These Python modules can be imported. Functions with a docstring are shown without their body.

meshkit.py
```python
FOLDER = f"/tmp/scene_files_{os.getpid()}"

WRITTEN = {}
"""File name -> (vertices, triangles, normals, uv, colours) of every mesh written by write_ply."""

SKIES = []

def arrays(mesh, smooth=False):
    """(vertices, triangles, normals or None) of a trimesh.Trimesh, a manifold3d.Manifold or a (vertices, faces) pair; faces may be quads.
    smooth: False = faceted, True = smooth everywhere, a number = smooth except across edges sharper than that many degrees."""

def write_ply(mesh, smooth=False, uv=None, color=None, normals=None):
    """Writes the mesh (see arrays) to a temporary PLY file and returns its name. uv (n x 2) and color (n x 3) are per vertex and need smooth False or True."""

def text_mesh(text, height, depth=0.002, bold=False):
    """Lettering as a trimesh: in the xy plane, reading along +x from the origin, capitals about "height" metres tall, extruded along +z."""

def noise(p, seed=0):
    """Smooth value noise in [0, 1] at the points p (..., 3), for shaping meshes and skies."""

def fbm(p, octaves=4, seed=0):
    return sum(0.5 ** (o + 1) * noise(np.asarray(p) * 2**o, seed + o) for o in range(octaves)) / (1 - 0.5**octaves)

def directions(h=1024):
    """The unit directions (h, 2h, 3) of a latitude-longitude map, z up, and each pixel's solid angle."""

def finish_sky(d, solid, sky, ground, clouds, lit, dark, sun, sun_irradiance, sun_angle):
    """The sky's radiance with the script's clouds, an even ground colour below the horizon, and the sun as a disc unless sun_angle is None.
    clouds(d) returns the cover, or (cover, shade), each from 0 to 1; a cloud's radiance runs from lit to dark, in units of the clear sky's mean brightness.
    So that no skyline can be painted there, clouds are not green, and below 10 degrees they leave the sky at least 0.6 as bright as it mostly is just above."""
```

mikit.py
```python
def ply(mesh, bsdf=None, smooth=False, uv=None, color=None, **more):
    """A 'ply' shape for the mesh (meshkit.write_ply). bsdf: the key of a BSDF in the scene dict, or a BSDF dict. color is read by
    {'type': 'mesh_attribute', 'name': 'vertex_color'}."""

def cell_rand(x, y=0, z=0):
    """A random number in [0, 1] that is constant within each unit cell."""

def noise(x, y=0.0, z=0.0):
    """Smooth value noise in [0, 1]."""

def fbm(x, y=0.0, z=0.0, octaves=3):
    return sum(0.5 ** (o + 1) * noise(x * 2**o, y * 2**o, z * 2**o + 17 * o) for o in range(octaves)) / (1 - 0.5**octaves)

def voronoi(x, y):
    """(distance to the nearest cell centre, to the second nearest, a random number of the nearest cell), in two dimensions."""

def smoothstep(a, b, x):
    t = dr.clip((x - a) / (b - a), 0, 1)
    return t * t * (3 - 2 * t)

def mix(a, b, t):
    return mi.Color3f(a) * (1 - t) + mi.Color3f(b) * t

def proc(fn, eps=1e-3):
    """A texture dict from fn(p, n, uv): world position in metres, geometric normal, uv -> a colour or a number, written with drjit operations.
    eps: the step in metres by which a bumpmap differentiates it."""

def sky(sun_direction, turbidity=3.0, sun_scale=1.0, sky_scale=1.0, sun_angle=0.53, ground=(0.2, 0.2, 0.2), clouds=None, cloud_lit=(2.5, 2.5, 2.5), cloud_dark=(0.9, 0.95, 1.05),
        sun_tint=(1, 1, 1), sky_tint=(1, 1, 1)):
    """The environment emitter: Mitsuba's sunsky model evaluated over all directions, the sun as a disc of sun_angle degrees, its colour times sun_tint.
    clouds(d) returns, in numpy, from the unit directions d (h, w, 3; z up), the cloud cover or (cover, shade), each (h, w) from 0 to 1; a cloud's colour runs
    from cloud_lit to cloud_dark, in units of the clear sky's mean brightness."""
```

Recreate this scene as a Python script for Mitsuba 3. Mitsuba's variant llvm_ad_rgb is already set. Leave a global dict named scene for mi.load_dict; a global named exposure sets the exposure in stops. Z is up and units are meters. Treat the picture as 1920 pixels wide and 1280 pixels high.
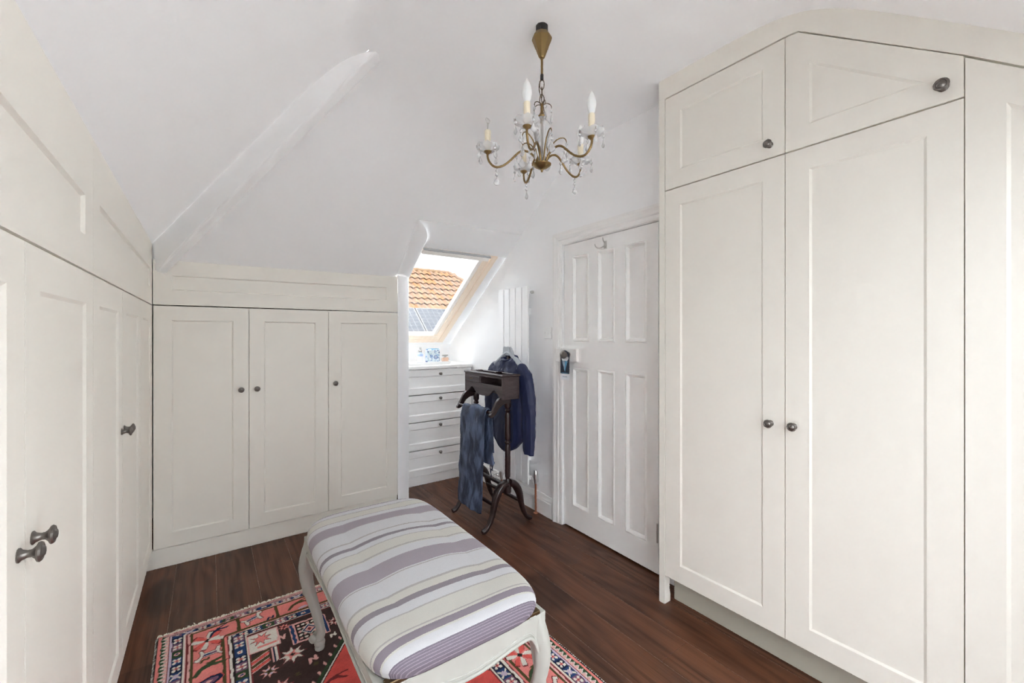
import math, random
import numpy as np
import trimesh
import manifold3d as m3
import drjit as dr
import mitsuba as mi
import mikit
import meshkit
from shapely.geometry import Polygon, box as sbox
from mikit import noise, fbm, smoothstep, mix, cell_rand, proc

T = mi.ScalarTransform4f
scene, labels = {}, {}
rnd = random.Random(7)

# ------------------------------------------------------------------ camera, sky, exposure
YAW, FPX, HORIZON, EYE = math.radians(35.5), 795.0, 627.0, 1.30
scene['camera'] = {
    'type': 'perspective', 'fov_axis': 'x', 'fov': math.degrees(2 * math.atan(960 / FPX)),
    'principal_point_offset_y': (640 - HORIZON) / 1280.0,
    'near_clip': 0.02, 'far_clip': 300.0,
    'to_world': T().look_at(origin=[0, 0, EYE], target=[math.sin(YAW), math.cos(YAW), EYE], up=[0, 0, 1])}


def overcast(d):
    # an even overcast sky, three times as bright overhead as at the horizon
    level = (1 + 2 * np.clip(d[..., 2], 0, 1)) / 3 * (0.93 + 0.14 * meshkit.fbm(d * 3.0, 3, 5))
    return np.ones(d.shape[:2]), 1 - np.clip(level, 0, 1)


scene['sky'] = mikit.sky([0.35, -0.7, 0.75], turbidity=4.0, sun_scale=0.0, sky_scale=1.0, ground=(0.50, 0.50, 0.49),
                         clouds=overcast, cloud_lit=(1.56, 1.64, 1.72), cloud_dark=(0.0, 0.0, 0.0))
exposure = 5.97

# ------------------------------------------------------------------ colours and materials


def lin(r, g=None, b=None):
    c = np.array([r, g, b] if g is not None else r, float) / 255.0
    return np.where(c <= 0.04045, c / 12.92, ((c + 0.055) / 1.055) ** 2.4)


def rgb(c):
    return {'type': 'rgb', 'value': [float(x) for x in c]}


def mat(name, color, rough=0.5, metallic=0.0, spec=0.5, **more):
    scene[name] = {'type': 'twosided', 'bsdf': {'type': 'principled', 'base_color': rgb(color) if not isinstance(color, dict) else color,
                   'roughness': rough, 'metallic': metallic, 'specular': spec, **more}}


def tint(base, amp, sx, sy, sz):
    base = [float(x) for x in base]

    def fn(p, n, uv):
        v = fbm(p.x * sx, p.y * sy, p.z * sz) - 0.5
        return mi.Color3f(base) * (1 + amp * v)
    return proc(fn)


mat('m_ceiling', (0.87, 0.875, 0.88), 0.9, spec=0.2)
mat('m_wall', (0.86, 0.865, 0.87), 0.85, spec=0.2)
mat('m_cream', (0.757, 0.731, 0.667), 0.42, spec=0.4)
mat('m_cream_edge', (0.74, 0.70, 0.62), 0.5, spec=0.3)
mat('m_gloss_white', (0.83, 0.825, 0.81), 0.3, spec=0.5)
mat('m_white_unit', (0.85, 0.845, 0.83), 0.35, spec=0.5)
mat('m_radiator', (0.86, 0.865, 0.87), 0.3, spec=0.5)
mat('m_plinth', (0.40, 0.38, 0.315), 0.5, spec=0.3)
mat('m_bench_paint', tint((0.385, 0.385, 0.352), 0.10, 18, 18, 18), 0.45, spec=0.4)
mat('m_knob', (0.20, 0.185, 0.17), 0.34, metallic=0.9)
mat('m_chrome', (0.80, 0.80, 0.80), 0.12, metallic=1.0)
mat('m_nickel', (0.55, 0.54, 0.52), 0.3, metallic=1.0)
mat('m_copper', (0.60, 0.27, 0.16), 0.3, metallic=1.0)
mat('m_brass', (0.27, 0.185, 0.08), 0.34, metallic=1.0)
mat('m_brass_dark', (0.13, 0.09, 0.05), 0.4, metallic=1.0)
mat('m_black', (0.02, 0.018, 0.016), 0.5)
mat('m_dark_gap', (0.03, 0.028, 0.025), 0.9)
mat('m_candle', (0.78, 0.70, 0.54), 0.5)
mat('m_plastic', (0.84, 0.84, 0.83), 0.25)
mat('m_hanger_grey', (0.42, 0.46, 0.50), 0.35)
mat('m_fringe', tint((0.72, 0.68, 0.58), 0.5, 60, 60, 60), 0.95, spec=0.1)
mat('m_outside_wall', (0.62, 0.56, 0.48), 0.9)
mat('m_pane_frame_grey', (0.45, 0.46, 0.47), 0.4)
scene['m_glass'] = {'type': 'thindielectric', 'int_ior': 1.5, 'specular_transmittance': rgb((0.41, 0.413, 0.415))}
scene['m_milk'] = {'type': 'twosided', 'bsdf': {'type': 'principled', 'base_color': rgb((0.86, 0.87, 0.87)), 'roughness': 0.1, 'specular': 0.6}}
scene['m_clear'] = {'type': 'dielectric', 'int_ior': 1.5}
scene['m_crystal'] = {'type': 'blendbsdf', 'weight': 0.36, 'a': {'type': 'dielectric', 'int_ior': 1.5}, 'b': {'type': 'twosided', 'bsdf': {'type': 'principled', 'base_color': rgb((0.88, 0.89, 0.90)), 'roughness': 0.1, 'specular': 0.6}}}
scene['m_bulb'] = {'type': 'thindielectric', 'int_ior': 1.45}
scene['m_frosted'] = {'type': 'twosided', 'bsdf': {'type': 'principled', 'base_color': rgb((0.80, 0.81, 0.80)), 'roughness': 0.15, 'specular': 0.6}}


def wood_floor(p, n, uv):
    k = dr.floor((p.x - 0.029) / 0.1795)
    u = cell_rand(k, 3.0, 1.0)
    tone = 0.75 + 0.5 * cell_rand(k, dr.floor((p.y + 1.9 * u) / 1.9), 7.0)
    g = fbm(p.x * 55 + k * 17, p.y * 2.2 + u * 31, 0.0, 4)
    wav = fbm(p.x * 9 + k * 7, p.y * 1.4 + u * 19, 3.0, 3)
    ring = 0.5 + 0.5 * dr.sin(60 * (p.x + 0.18 * wav) + 14 * wav)
    fine = noise(p.x * 420, p.y * 9, 1.0)
    knot = smoothstep(0.66, 0.86, noise(p.x * 5 + k * 3, p.y * 1.9 + u * 8, 5.0))
    t = dr.clip(0.45 * g + 0.28 * ring + 0.22 * fine, 0, 1)
    c = mix([0.022, 0.0078, 0.0036], [0.128, 0.047, 0.021], t)
    return c * tone * (1 - 0.5 * knot)


def wood_floor_rough(p, n, uv):
    return 0.36 + 0.16 * fbm(p.x * 40, p.y * 5, 0.0)


scene['m_floor'] = {'type': 'twosided', 'bsdf': {'type': 'principled', 'base_color': proc(wood_floor), 'roughness': proc(wood_floor_rough), 'specular': 0.4}}
mat('m_floor_base_glint', (0.20, 0.135, 0.105), 0.6)  # lightened so the plank joints carry the glint of reflected skylight in their colour


def mahogany(p, n, uv):
    g = fbm(p.x * 30, p.y * 8, p.z * 30, 3)
    return mix([0.008, 0.0032, 0.0032], [0.026, 0.0095, 0.009], g)


scene['m_mahogany'] = {'type': 'twosided', 'bsdf': {'type': 'principled', 'base_color': proc(mahogany), 'roughness': 0.28, 'specular': 0.5, 'clearcoat': 0.4, 'clearcoat_gloss': 0.85}}


def mahogany_worn(p, n, uv):
    g = fbm(p.x * 30, p.y * 8, p.z * 60, 3)
    return mix([0.026, 0.016, 0.0165], [0.072, 0.050, 0.052], g)


scene['m_mahogany_worn'] = {'type': 'twosided', 'bsdf': {'type': 'principled', 'base_color': proc(mahogany_worn), 'roughness': 0.32, 'specular': 0.5, 'clearcoat': 0.3, 'clearcoat_gloss': 0.8}}


def pine(p, n, uv):
    g = fbm(p.x * 60, p.y * 6 + p.z * 6, 1.0, 3)
    return mix([0.80, 0.66, 0.52], [0.87, 0.76, 0.64], g)


scene['m_pine'] = {'type': 'twosided', 'bsdf': {'type': 'principled', 'base_color': proc(pine), 'roughness': 0.4}}
mat('m_sash', (0.86, 0.83, 0.78), 0.4)


def denim(p, n, uv):
    a = fbm(p.x * 30, p.y * 30, p.z * 9, 3)
    b = fbm(p.x * 300, p.y * 300, p.z * 60, 2)
    return mix([0.010, 0.016, 0.036], [0.105, 0.145, 0.24], smoothstep(0.30, 0.75, a) * 0.75 + 0.25 * b)


scene['m_denim'] = {'type': 'twosided', 'bsdf': {'type': 'principled', 'base_color': proc(denim), 'roughness': 0.7, 'sheen': 0.5}}
mat('m_navy', tint((0.016, 0.023, 0.070), 0.25, 90, 90, 30), 0.5, sheen=0.25, spec=0.4)
mat('m_cord', (0.02, 0.025, 0.05), 0.8)
scene['m_vcol'] = {'type': 'twosided', 'bsdf': {'type': 'principled', 'base_color': {'type': 'mesh_attribute', 'name': 'vertex_color'}, 'roughness': 0.85, 'specular': 0.15}}
scene['m_vcol_gloss'] = {'type': 'twosided', 'bsdf': {'type': 'principled', 'base_color': {'type': 'mesh_attribute', 'name': 'vertex_color'}, 'roughness': 0.3, 'specular': 0.5}}
for i_, c_ in enumerate([(0.33, 0.20, 0.125), (0.36, 0.185, 0.085), (0.32, 0.205, 0.135), (0.31, 0.195, 0.13), (0.34, 0.215, 0.125)]):
    mat(f'm_tile_{i_}', tint(c_, 0.4, 4, 4, 4), 0.85, spec=0.2)
mat('m_solar_cell', (0.075, 0.082, 0.10), 0.35, spec=0.4)
mat('m_solar_line', (0.27, 0.275, 0.285), 0.5, spec=0.3)

# ------------------------------------------------------------------ helpers


def add(key, mesh, bsdf, smooth=False, **kw):
    head, _, tail = key.rpartition('__')
    base, n = key, 1
    while key in scene or key in labels_things:
        key = f'{base}_{n:03d}'
        n += 1
    scene[key] = mikit.ply(mesh, bsdf, smooth, **kw)
    return key


labels_things = set()


def thing(name, label, cat, group=None):
    base, n = name, 1
    while name in labels or name in scene:
        name = f'{base}_{n:03d}'
        n += 1
    labels[name] = {'label': label, 'category': cat}
    if group:
        labels[name]['group'] = group
    labels_things.add(name)
    return name


def one(name, label, cat, mesh, bsdf, smooth=False, group=None, **kw):
    k = thing(name, label, cat, group)
    labels_things.discard(k)
    scene[k] = mikit.ply(mesh, bsdf, smooth, **kw)
    return k


def struct(name, mesh, bsdf, smooth=False, label=None, **kw):
    if mesh is not None:
        scene[name] = mikit.ply(mesh, bsdf, smooth, **kw)
    labels[name] = {'kind': 'structure', **({'label': label} if label else {})}
    return name


cat = trimesh.util.concatenate


def fixed(m, M):
    m = m.copy()
    m.apply_transform(M)      # trimesh turns the winding itself under a mirroring
    return m


def chbox(x0, x1, y0, y1, z0, z1, c=0.002):
    """A box with chamfered edges."""
    c = min(c, 0.45 * min(x1 - x0, y1 - y0, z1 - z0))
    pts = []
    for sx in (0, 1):
        for sy in (0, 1):
            for sz in (0, 1):
                x, y, z = (x0, x1)[sx], (y0, y1)[sy], (z0, z1)[sz]
                ix, iy, iz = (c, -c)[sx], (c, -c)[sy], (c, -c)[sz]
                pts += [(x, y + iy, z + iz), (x + ix, y, z + iz), (x + ix, y + iy, z)]
    return trimesh.convex.convex_hull(np.array(pts))


def hull(pts):
    return trimesh.convex.convex_hull(np.asarray(pts, float))


def ext(poly, d, z=0.0):
    geoms = getattr(poly, 'geoms', [poly])
    m = cat([trimesh.creation.extrude_polygon(g, d, engine='earcut') for g in geoms])
    m.apply_translation([0, 0, z])
    return m


def frame(origin, u, v, w):
    M = np.eye(4)
    M[:3, 0], M[:3, 1], M[:3, 2], M[:3, 3] = u, v, w, origin
    return M


def lathe(profile, n=32, center=(0, 0, 0), axis=None):
    m = trimesh.creation.revolve(np.array(profile, float), sections=n)
    if axis is not None:
        m.apply_transform(trimesh.geometry.align_vectors([0, 0, 1], axis))
    m.apply_translation(center)
    return m


def spline(pts, n=40):
    from scipy.interpolate import CubicSpline
    pts = np.asarray(pts, float)
    t = np.r_[0, np.cumsum(np.linalg.norm(np.diff(pts[:, :3], axis=0), axis=1))]
    return CubicSpline(t, pts)(np.linspace(0, t[-1], n))


def tube(path, radii, sides=12, sq=1.0, ratio=1.0, up=(0, 0, 1)):
    """A tube along the path with its own radius at each point; sq < 1 squares the section; ratio flattens it."""
    p = np.asarray(path, float)
    r = np.broadcast_to(np.asarray(radii, float), (len(p),))
    t = np.gradient(p, axis=0)
    t /= np.linalg.norm(t, axis=1, keepdims=True) + 1e-12
    a = np.cross(t[0], up)
    if np.linalg.norm(a) < 0.1:
        a = np.cross(t[0], [1, 0.2, 0])
    a /= np.linalg.norm(a)
    ang = np.arange(sides) * 2 * np.pi / sides
    ca, sa = np.cos(ang), np.sin(ang)
    ca, sa = np.sign(ca) * np.abs(ca) ** sq, np.sign(sa) * np.abs(sa) ** sq * ratio
    V = []
    for i in range(len(p)):
        a = a - t[i] * (a @ t[i])
        a /= np.linalg.norm(a)
        b = np.cross(t[i], a)
        V.append(p[i] + r[i] * (ca[:, None] * a + sa[:, None] * b))
    V = np.array(V).reshape(-1, 3)
    n = len(p)
    i, j = np.meshgrid(np.arange(n - 1), np.arange(sides), indexing='ij')
    q = np.stack([i * sides + j, i * sides + (j + 1) % sides, (i + 1) * sides + (j + 1) % sides, (i + 1) * sides + j], -1).reshape(-1, 4)
    F = np.vstack([q[:, [0, 1, 2]], q[:, [0, 2, 3]]])
    V = np.vstack([V, p[:1], p[-1:]])
    k = np.arange(sides)
    F = np.vstack([F, np.stack([(k + 1) % sides, k, 0 * k + n * sides], 1), np.stack([(n - 1) * sides + k, (n - 1) * sides + (k + 1) % sides, 0 * k + n * sides + 1], 1)])
    return trimesh.Trimesh(V, F, process=False)


def grid(P):
    """A sheet from an (n, m, 3) array of points."""
    n, m = P.shape[:2]
    i, j = np.meshgrid(np.arange(n - 1), np.arange(m - 1), indexing='ij')
    q = np.stack([i * m + j, (i + 1) * m + j, (i + 1) * m + j + 1, i * m + j + 1], -1).reshape(-1, 4)
    return trimesh.Trimesh(P.reshape(-1, 3), np.vstack([q[:, [0, 1, 2]], q[:, [0, 2, 3]]]), process=False)


def loft(rings, caps=True):
    """A closed-section loft from an (n, k, 3) array of rings."""
    R = np.asarray(rings, float)
    n, k = R.shape[:2]
    i, j = np.meshgrid(np.arange(n - 1), np.arange(k), indexing='ij')
    q = np.stack([i * k + j, i * k + (j + 1) % k, (i + 1) * k + (j + 1) % k, (i + 1) * k + j], -1).reshape(-1, 4)
    V, F = R.reshape(-1, 3), np.vstack([q[:, [0, 1, 2]], q[:, [0, 2, 3]]])
    if caps:
        V = np.vstack([V, R[0].mean(0), R[-1].mean(0)])
        a = np.arange(k)
        F = np.vstack([F, np.stack([(a + 1) % k, a, 0 * a + n * k], 1), np.stack([(n - 1) * k + a, (n - 1) * k + (a + 1) % k, 0 * a + n * k + 1], 1)])
    m = trimesh.Trimesh(V, F, process=False)
    if caps and m.volume < 0:
        m.invert()
    return m


def rounded(hx, hy, hz, r, nx, ny, nz):
    """A box of these half sizes with corner radius r; returns the mesh and each vertex's place on the plain box."""
    m = []
    def face(a, b, c, sgn, na, nb):
        u, v = np.meshgrid(np.linspace(-1, 1, na), np.linspace(-1, 1, nb), indexing='ij')
        P = np.zeros((na, nb, 3))
        P[..., a], P[..., b], P[..., c] = u, v, sgn
        g = grid(P)
        return g
    N = (nx, ny, nz)
    for a, b, c in ((0, 1, 2), (1, 2, 0), (2, 0, 1)):
        for s in (-1, 1):
            g = face(a, b, c, s, N[a], N[b])
            if s < 0:
                g.invert()
            m.append(g)
    m = cat(m)
    m.merge_vertices()
    q = np.array(m.vertices) * [hx, hy, hz]
    inner = np.array([hx - r, hy - r, hz - r])
    c = np.clip(q, -inner, inner)
    d = q - c
    d /= np.linalg.norm(d, axis=1, keepdims=True) + 1e-12
    return trimesh.Trimesh(c + r * d, m.faces, process=False), q


def knob_mesh(size=1.0):
    """A turned cupboard knob standing on z = 0 and pointing along +z."""
    s = size
    return lathe([(0, 0), (0.0115 * s, 0), (0.012 * s, 0.002), (0.0085 * s, 0.005 * s), (0.0062 * s, 0.011 * s), (0.0065 * s, 0.016 * s), (0.0105 * s, 0.0205 * s), (0.0155 * s, 0.023 * s),
                  (0.0165 * s, 0.0255 * s), (0.0145 * s, 0.0285 * s), (0.0115 * s, 0.0292 * s), (0.0105 * s, 0.0283 * s), (0.007 * s, 0.0315 * s), (0, 0.033 * s)], 28)


def inset(poly, d):
    return poly.buffer(-d, join_style=2)


def coords(poly):
    c = np.array(poly.exterior.coords)[:-1]
    if Polygon(c).exterior.is_ccw is False:
        c = c[::-1]
    return c


def shaker(poly, rail=0.08, t=0.020, depth=0.0055, bev=0.0075, gap=0.0014):
    """(frame, panel) of a framed and panelled door: poly is its outline in the plane, it stands from z = -t to 0."""
    outer = inset(poly, gap)
    inner = inset(poly, rail)
    ring = ext(outer.difference(inner), t, -t)
    foot = inset(poly, rail + bev)
    # the sloped edge around the panel
    a, b = coords(inner), coords(foot)
    if len(a) == len(b):
        k = int(np.argmin(np.linalg.norm(b - a[0], axis=1)))
        b = np.roll(b, -k, axis=0)
        n = len(a)
        V = np.vstack([np.c_[a, np.zeros(n) - 0.0002], np.c_[b, np.full(n, -depth)]])
        i = np.arange(n)
        F = np.vstack([np.stack([i, (i + 1) % n, n + (i + 1) % n], 1), np.stack([i, n + (i + 1) % n, n + i], 1)])
        ring = cat([ring, trimesh.Trimesh(V, F, process=False)])
    panel = ext(inner, t - depth - 0.001, -t + 0.001)
    return ring, panel


def cupboard_door(owner, poly, M, bsdf='m_cream', knob=None, knob_size=1.0, rail=0.08, name='door', knob_mat='m_knob'):
    ring, panel = shaker(poly, rail)
    d = add(f'{owner}__{name}', fixed(ring, M), bsdf)
    add(f'{d}__panel', fixed(panel, M), bsdf)
    if knob is not None:
        k = knob_mesh(knob_size)
        k.apply_translation([knob[0], knob[1], 0])
        add(f'{d}__knob', fixed(k, M), knob_mat, 40)
    return d


def rect(a, b, c, d):
    return sbox(min(a, b), min(c, d), max(a, b), max(c, d))
# ------------------------------------------------------------------ the room
XL, YB, XR, ZC = -0.257, 3.045, 1.79, 2.52          # wardrobe faces left, far and right; ceiling


def z_slope(x, y):      # the slope that holds the roof window
    return 1.72 + 0.82 * (3.045 - y) + 0.02 * (x - 0.6)


def z_left(x, y):
    return 1.787 + 0.021 * (3.045 - y) + 0.968 * (x - XL)


def z_near(x, y):
    return 2.458 + 0.829 * (y - 0.562) + 0 * x


def smin(*zs, k=22.0):
    m = np.minimum.reduce(zs)
    return m - np.log(sum(np.exp(-k * (z - m)) for z in zs)) / k + 0.012


WU = np.array([0.02, 1.0, 0]) / math.hypot(0.02, 1)
WW = np.array([-1.0, 0.02, 0]) / math.hypot(0.02, 1)
MR = frame([1.96, 1.4, 0], WU, [0, 0, 1], WW)          # the door's wall: (along y - 1.4, up, into the room)


def wall_x(y):
    return 1.96 + 0.02 * (y - 1.4)


REAR = -1.0
LIGHT_OPENING = -0.20                      # behind the camera the roof stops at an added, unglazed opening for extra daylight
# floor: a bed and the planks on it
struct('floor', chbox(-0.9, 2.6, REAR - 0.05, 4.0, -0.06, -0.0016), 'm_floor_base_glint', label='dark walnut plank floor')
joints = {0: 2.63, 6: 1.40, 8: 2.93, 1: 1.9, 2: 0.9, 3: 2.2, 4: 1.2, 5: 2.72, 7: 2.15, 9: 1.75, 10: 1.05, -1: 1.5}
L = 1.9
for k in range(-2, 11):
    x0 = 0.029 + 0.1795 * k
    j = joints.get(k, 1.2)
    ys = [j + L * i for i in range(-3, 3)]
    for a, b in zip(ys[:-1], ys[1:]):
        a, b = max(a, REAR), min(b, 3.95)
        if b - a < 0.02:
            continue
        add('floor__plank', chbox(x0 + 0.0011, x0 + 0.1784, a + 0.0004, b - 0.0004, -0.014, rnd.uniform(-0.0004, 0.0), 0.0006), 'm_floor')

# ceiling: left slope, flat middle, far slope with the roof window, near slope
hip = lambda y: np.interp(y, [1.86, 3.045, 4.2], [0.56, -0.232, -0.95])
ys = np.linspace(LIGHT_OPENING, 3.96, 190)
S = np.linspace(0, 1, 60)


def sheet(xa, xb, f, yy):
    P = np.array([[(a + (b - a) * s, y, 0) for s in S] for y, a, b in zip(yy, xa, xb)])
    P[..., 2] = f(P[..., 0], P[..., 1])
    return grid(P)


left_edge = np.where(ys < 1.86, 0.56, hip(ys))
far_fn = lambda x, y: smin(np.full_like(x, ZC), z_slope(x, y), z_near(x, y), k=16)


def left_fn(x, y):
    a = smin(np.full_like(x, ZC), z_left(x, y), z_near(x, y))
    t = np.clip((x - 0.36) / 0.2, 0, 1) * np.clip((2.0 - y) / 0.14, 0, 1)
    t = t * t * (3 - 2 * t)
    return a * (1 - t) + far_fn(x, y) * t


m1 = sheet(np.full_like(ys, -0.86), left_edge, left_fn, ys)
yt = 2.655
ya = np.linspace(LIGHT_OPENING, yt, 130)
m2 = sheet(np.where(ya < 1.86, 0.56, hip(ya)), np.full_like(ya, 2.45), far_fn, ya)
yb_ = np.linspace(yt, 3.96, 60)
m3_ = sheet(hip(yb_), np.where(yb_ > 3.19, 1.262, 1.13), far_fn, yb_)
# the step along the hip, behind the beam
sa = np.array(m1.vertices).reshape(len(ys), len(S), 3)[:, -1]
sb = sa.copy()
sb[:, 2] = far_fn(sb[:, 0], sb[:, 1])
cm = cat([m1, m2, m3_, grid(np.stack([sa, sb]))])
cm.merge_vertices(merge_norm=True, merge_tex=True)
struct('ceiling', cm, 'm_ceiling', True, label='white sloping attic ceiling with a flat middle')

# boxed hip beam that runs down to the corner of the wardrobes
A0, B0, C0 = np.array([-0.275, 3.06, 1.789]), np.array([-0.2535, 3.06, 1.637]), np.array([-0.212, 3.06, 1.626])
A1, B1, C1 = np.array([0.473, 1.915, 2.53]), np.array([0.592, 1.838, 2.53]), np.array([0.626, 1.885, 2.53])
rows = []
for s in np.linspace(0, 1, 60):
    a, b, c = A0 + (A1 - A0) * s, B0 + (B1 - B0) * s, C0 + (C1 - C0) * s
    wv = 0.006 * math.sin(9 * s) * (1 - s)
    a = a + np.array([wv, wv * 0.6, 0.02])
    mid = 0.5 * (a + b) + np.array([0.006, 0.004, 0.0])
    e = 0.012 * (b - a) / np.linalg.norm(b - a)
    e2 = 0.012 * (c - b) / np.linalg.norm(c - b)
    top = c + np.array([0.05, 0.035, 0.22])
    rows.append([a, mid, b - e, b + 0.3 * (e2 - e), b + e2, c, top])
struct('trim_1', grid(np.array(rows)), 'm_ceiling', 35, label='boxed hip beam across the sloping ceiling')

# the door's wall, from the end of the right wardrobes to the far corner
prof = [(1.2 - 1.4, 0)] + [(y - 1.4, 0) for y in (3.98,)]
yy = np.linspace(1.275, 2.66, 40)
top = [(y - 1.4, float(far_fn(np.array(wall_x(y)), np.array(y))) + 0.03) for y in yy]
wp = Polygon([(-0.125, -0.02), (2.58, -0.02), (2.58, 1.16), (1.32, 2.04)] + top[::-1])
DOOR = (-0.004, 0.757, 0.012, 1.906)
wp = wp.difference(sbox(DOOR[0] - 0.02, -0.1, DOOR[1] + 0.005, DOOR[3] + 0.006))
struct('wall_right', fixed(ext(wp, 0.12, -0.12), MR), 'm_wall', label='white wall with the panelled door and the radiator')
struct('wall_back', chbox(-0.95, 2.15, 3.93, 4.03, -0.02, 1.22), 'm_wall', label='white wall below the roof window')
struct('wall_left', chbox(-0.95, -0.86, 0.5, 4.0, -0.02, 1.9), 'm_wall')
struct('wall_bounce_side', chbox(-0.40, XL - 0.003, REAR, 0.555, -0.02, 1.86), 'm_wall')  # added white wall out of view, bounces daylight back into the room
struct('wall_light_block_left', chbox(-0.42, 0.10, -0.46, -0.38, -0.02, 2.45), 'm_wall')  # added wall out of view, shields the hip beam from the rear daylight
struct('wall_light_block_right', chbox(1.20, 1.83, -0.46, -0.38, -0.02, 2.45), 'm_wall')  # added wall out of view, keeps rear daylight off the right wardrobes
struct('wall_rear', chbox(-0.95, 2.6, REAR - 0.12, REAR, -0.02, 0.30), 'm_wall')
struct('wall_near', chbox(1.815, 1.93, REAR, -0.29, -0.02, 2.0), 'm_wall')

# rounded wall end between the far wardrobes and the window recess, and the plastered recess around the window
WIN = lambda y: 1.928 - 0.70 * (y - 2.872)            # the window's plane
E, W = [], []
for y in np.linspace(2.655, 3.045, 24):
    E.append((1.129, y, float(far_fn(np.array(1.129), np.array(y))) - 0.0005))
    f = (y - 2.655) / 0.39
    W.append((1.262, 2.885 + (3.18 - 2.885) * f, 0))
for z in np.linspace(1.70, -0.01, 24):
    E.append((1.1345, 3.045, z))
    W.append((1.262, 3.18, z))
E, W = np.array(E), np.array(W)
W[:24, 2] = [WIN(y) + 0.015 for y in W[:24, 1]]
rows = []
for s in np.linspace(0, 1, 14):
    a = s * math.pi / 2
    P = E + (W - E) * np.array([math.sin(a), 1 - math.cos(a), 0])
    P[:, 2] = E[:, 2] + (W[:, 2] - E[:, 2]) * s
    rows.append(P)
side = np.array(rows)
back = W + np.array([0, 0.75, 0])
back[:24, 2] = [WIN(y) for y in back[:24, 1]]
struct('wall_recess', grid(np.concatenate([side, back[None]])), 'm_wall', True, label='rounded white wall end beside the window recess')
rows = []
for x in np.linspace(1.13, 2.0, 30):
    f = (x - 1.13) / 0.87
    e = np.array([x, 2.655, float(far_fn(np.array(x), np.array(2.655)))])
    w = np.array([1.262 + (2.0 - 1.262) * f, 2.885, WIN(2.885) + 0.012])
    c = e + np.array([0, 0.10, -0.082])
    r = [e]
    for t in np.linspace(0, 1, 12)[1:]:
        r.append((1 - t) ** 2 * e + 2 * t * (1 - t) * c + t * t * w)
    rows.append(r)
struct('trim_2', grid(np.array(rows)), 'm_ceiling', True, label='rounded plaster head of the window recess')

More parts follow.
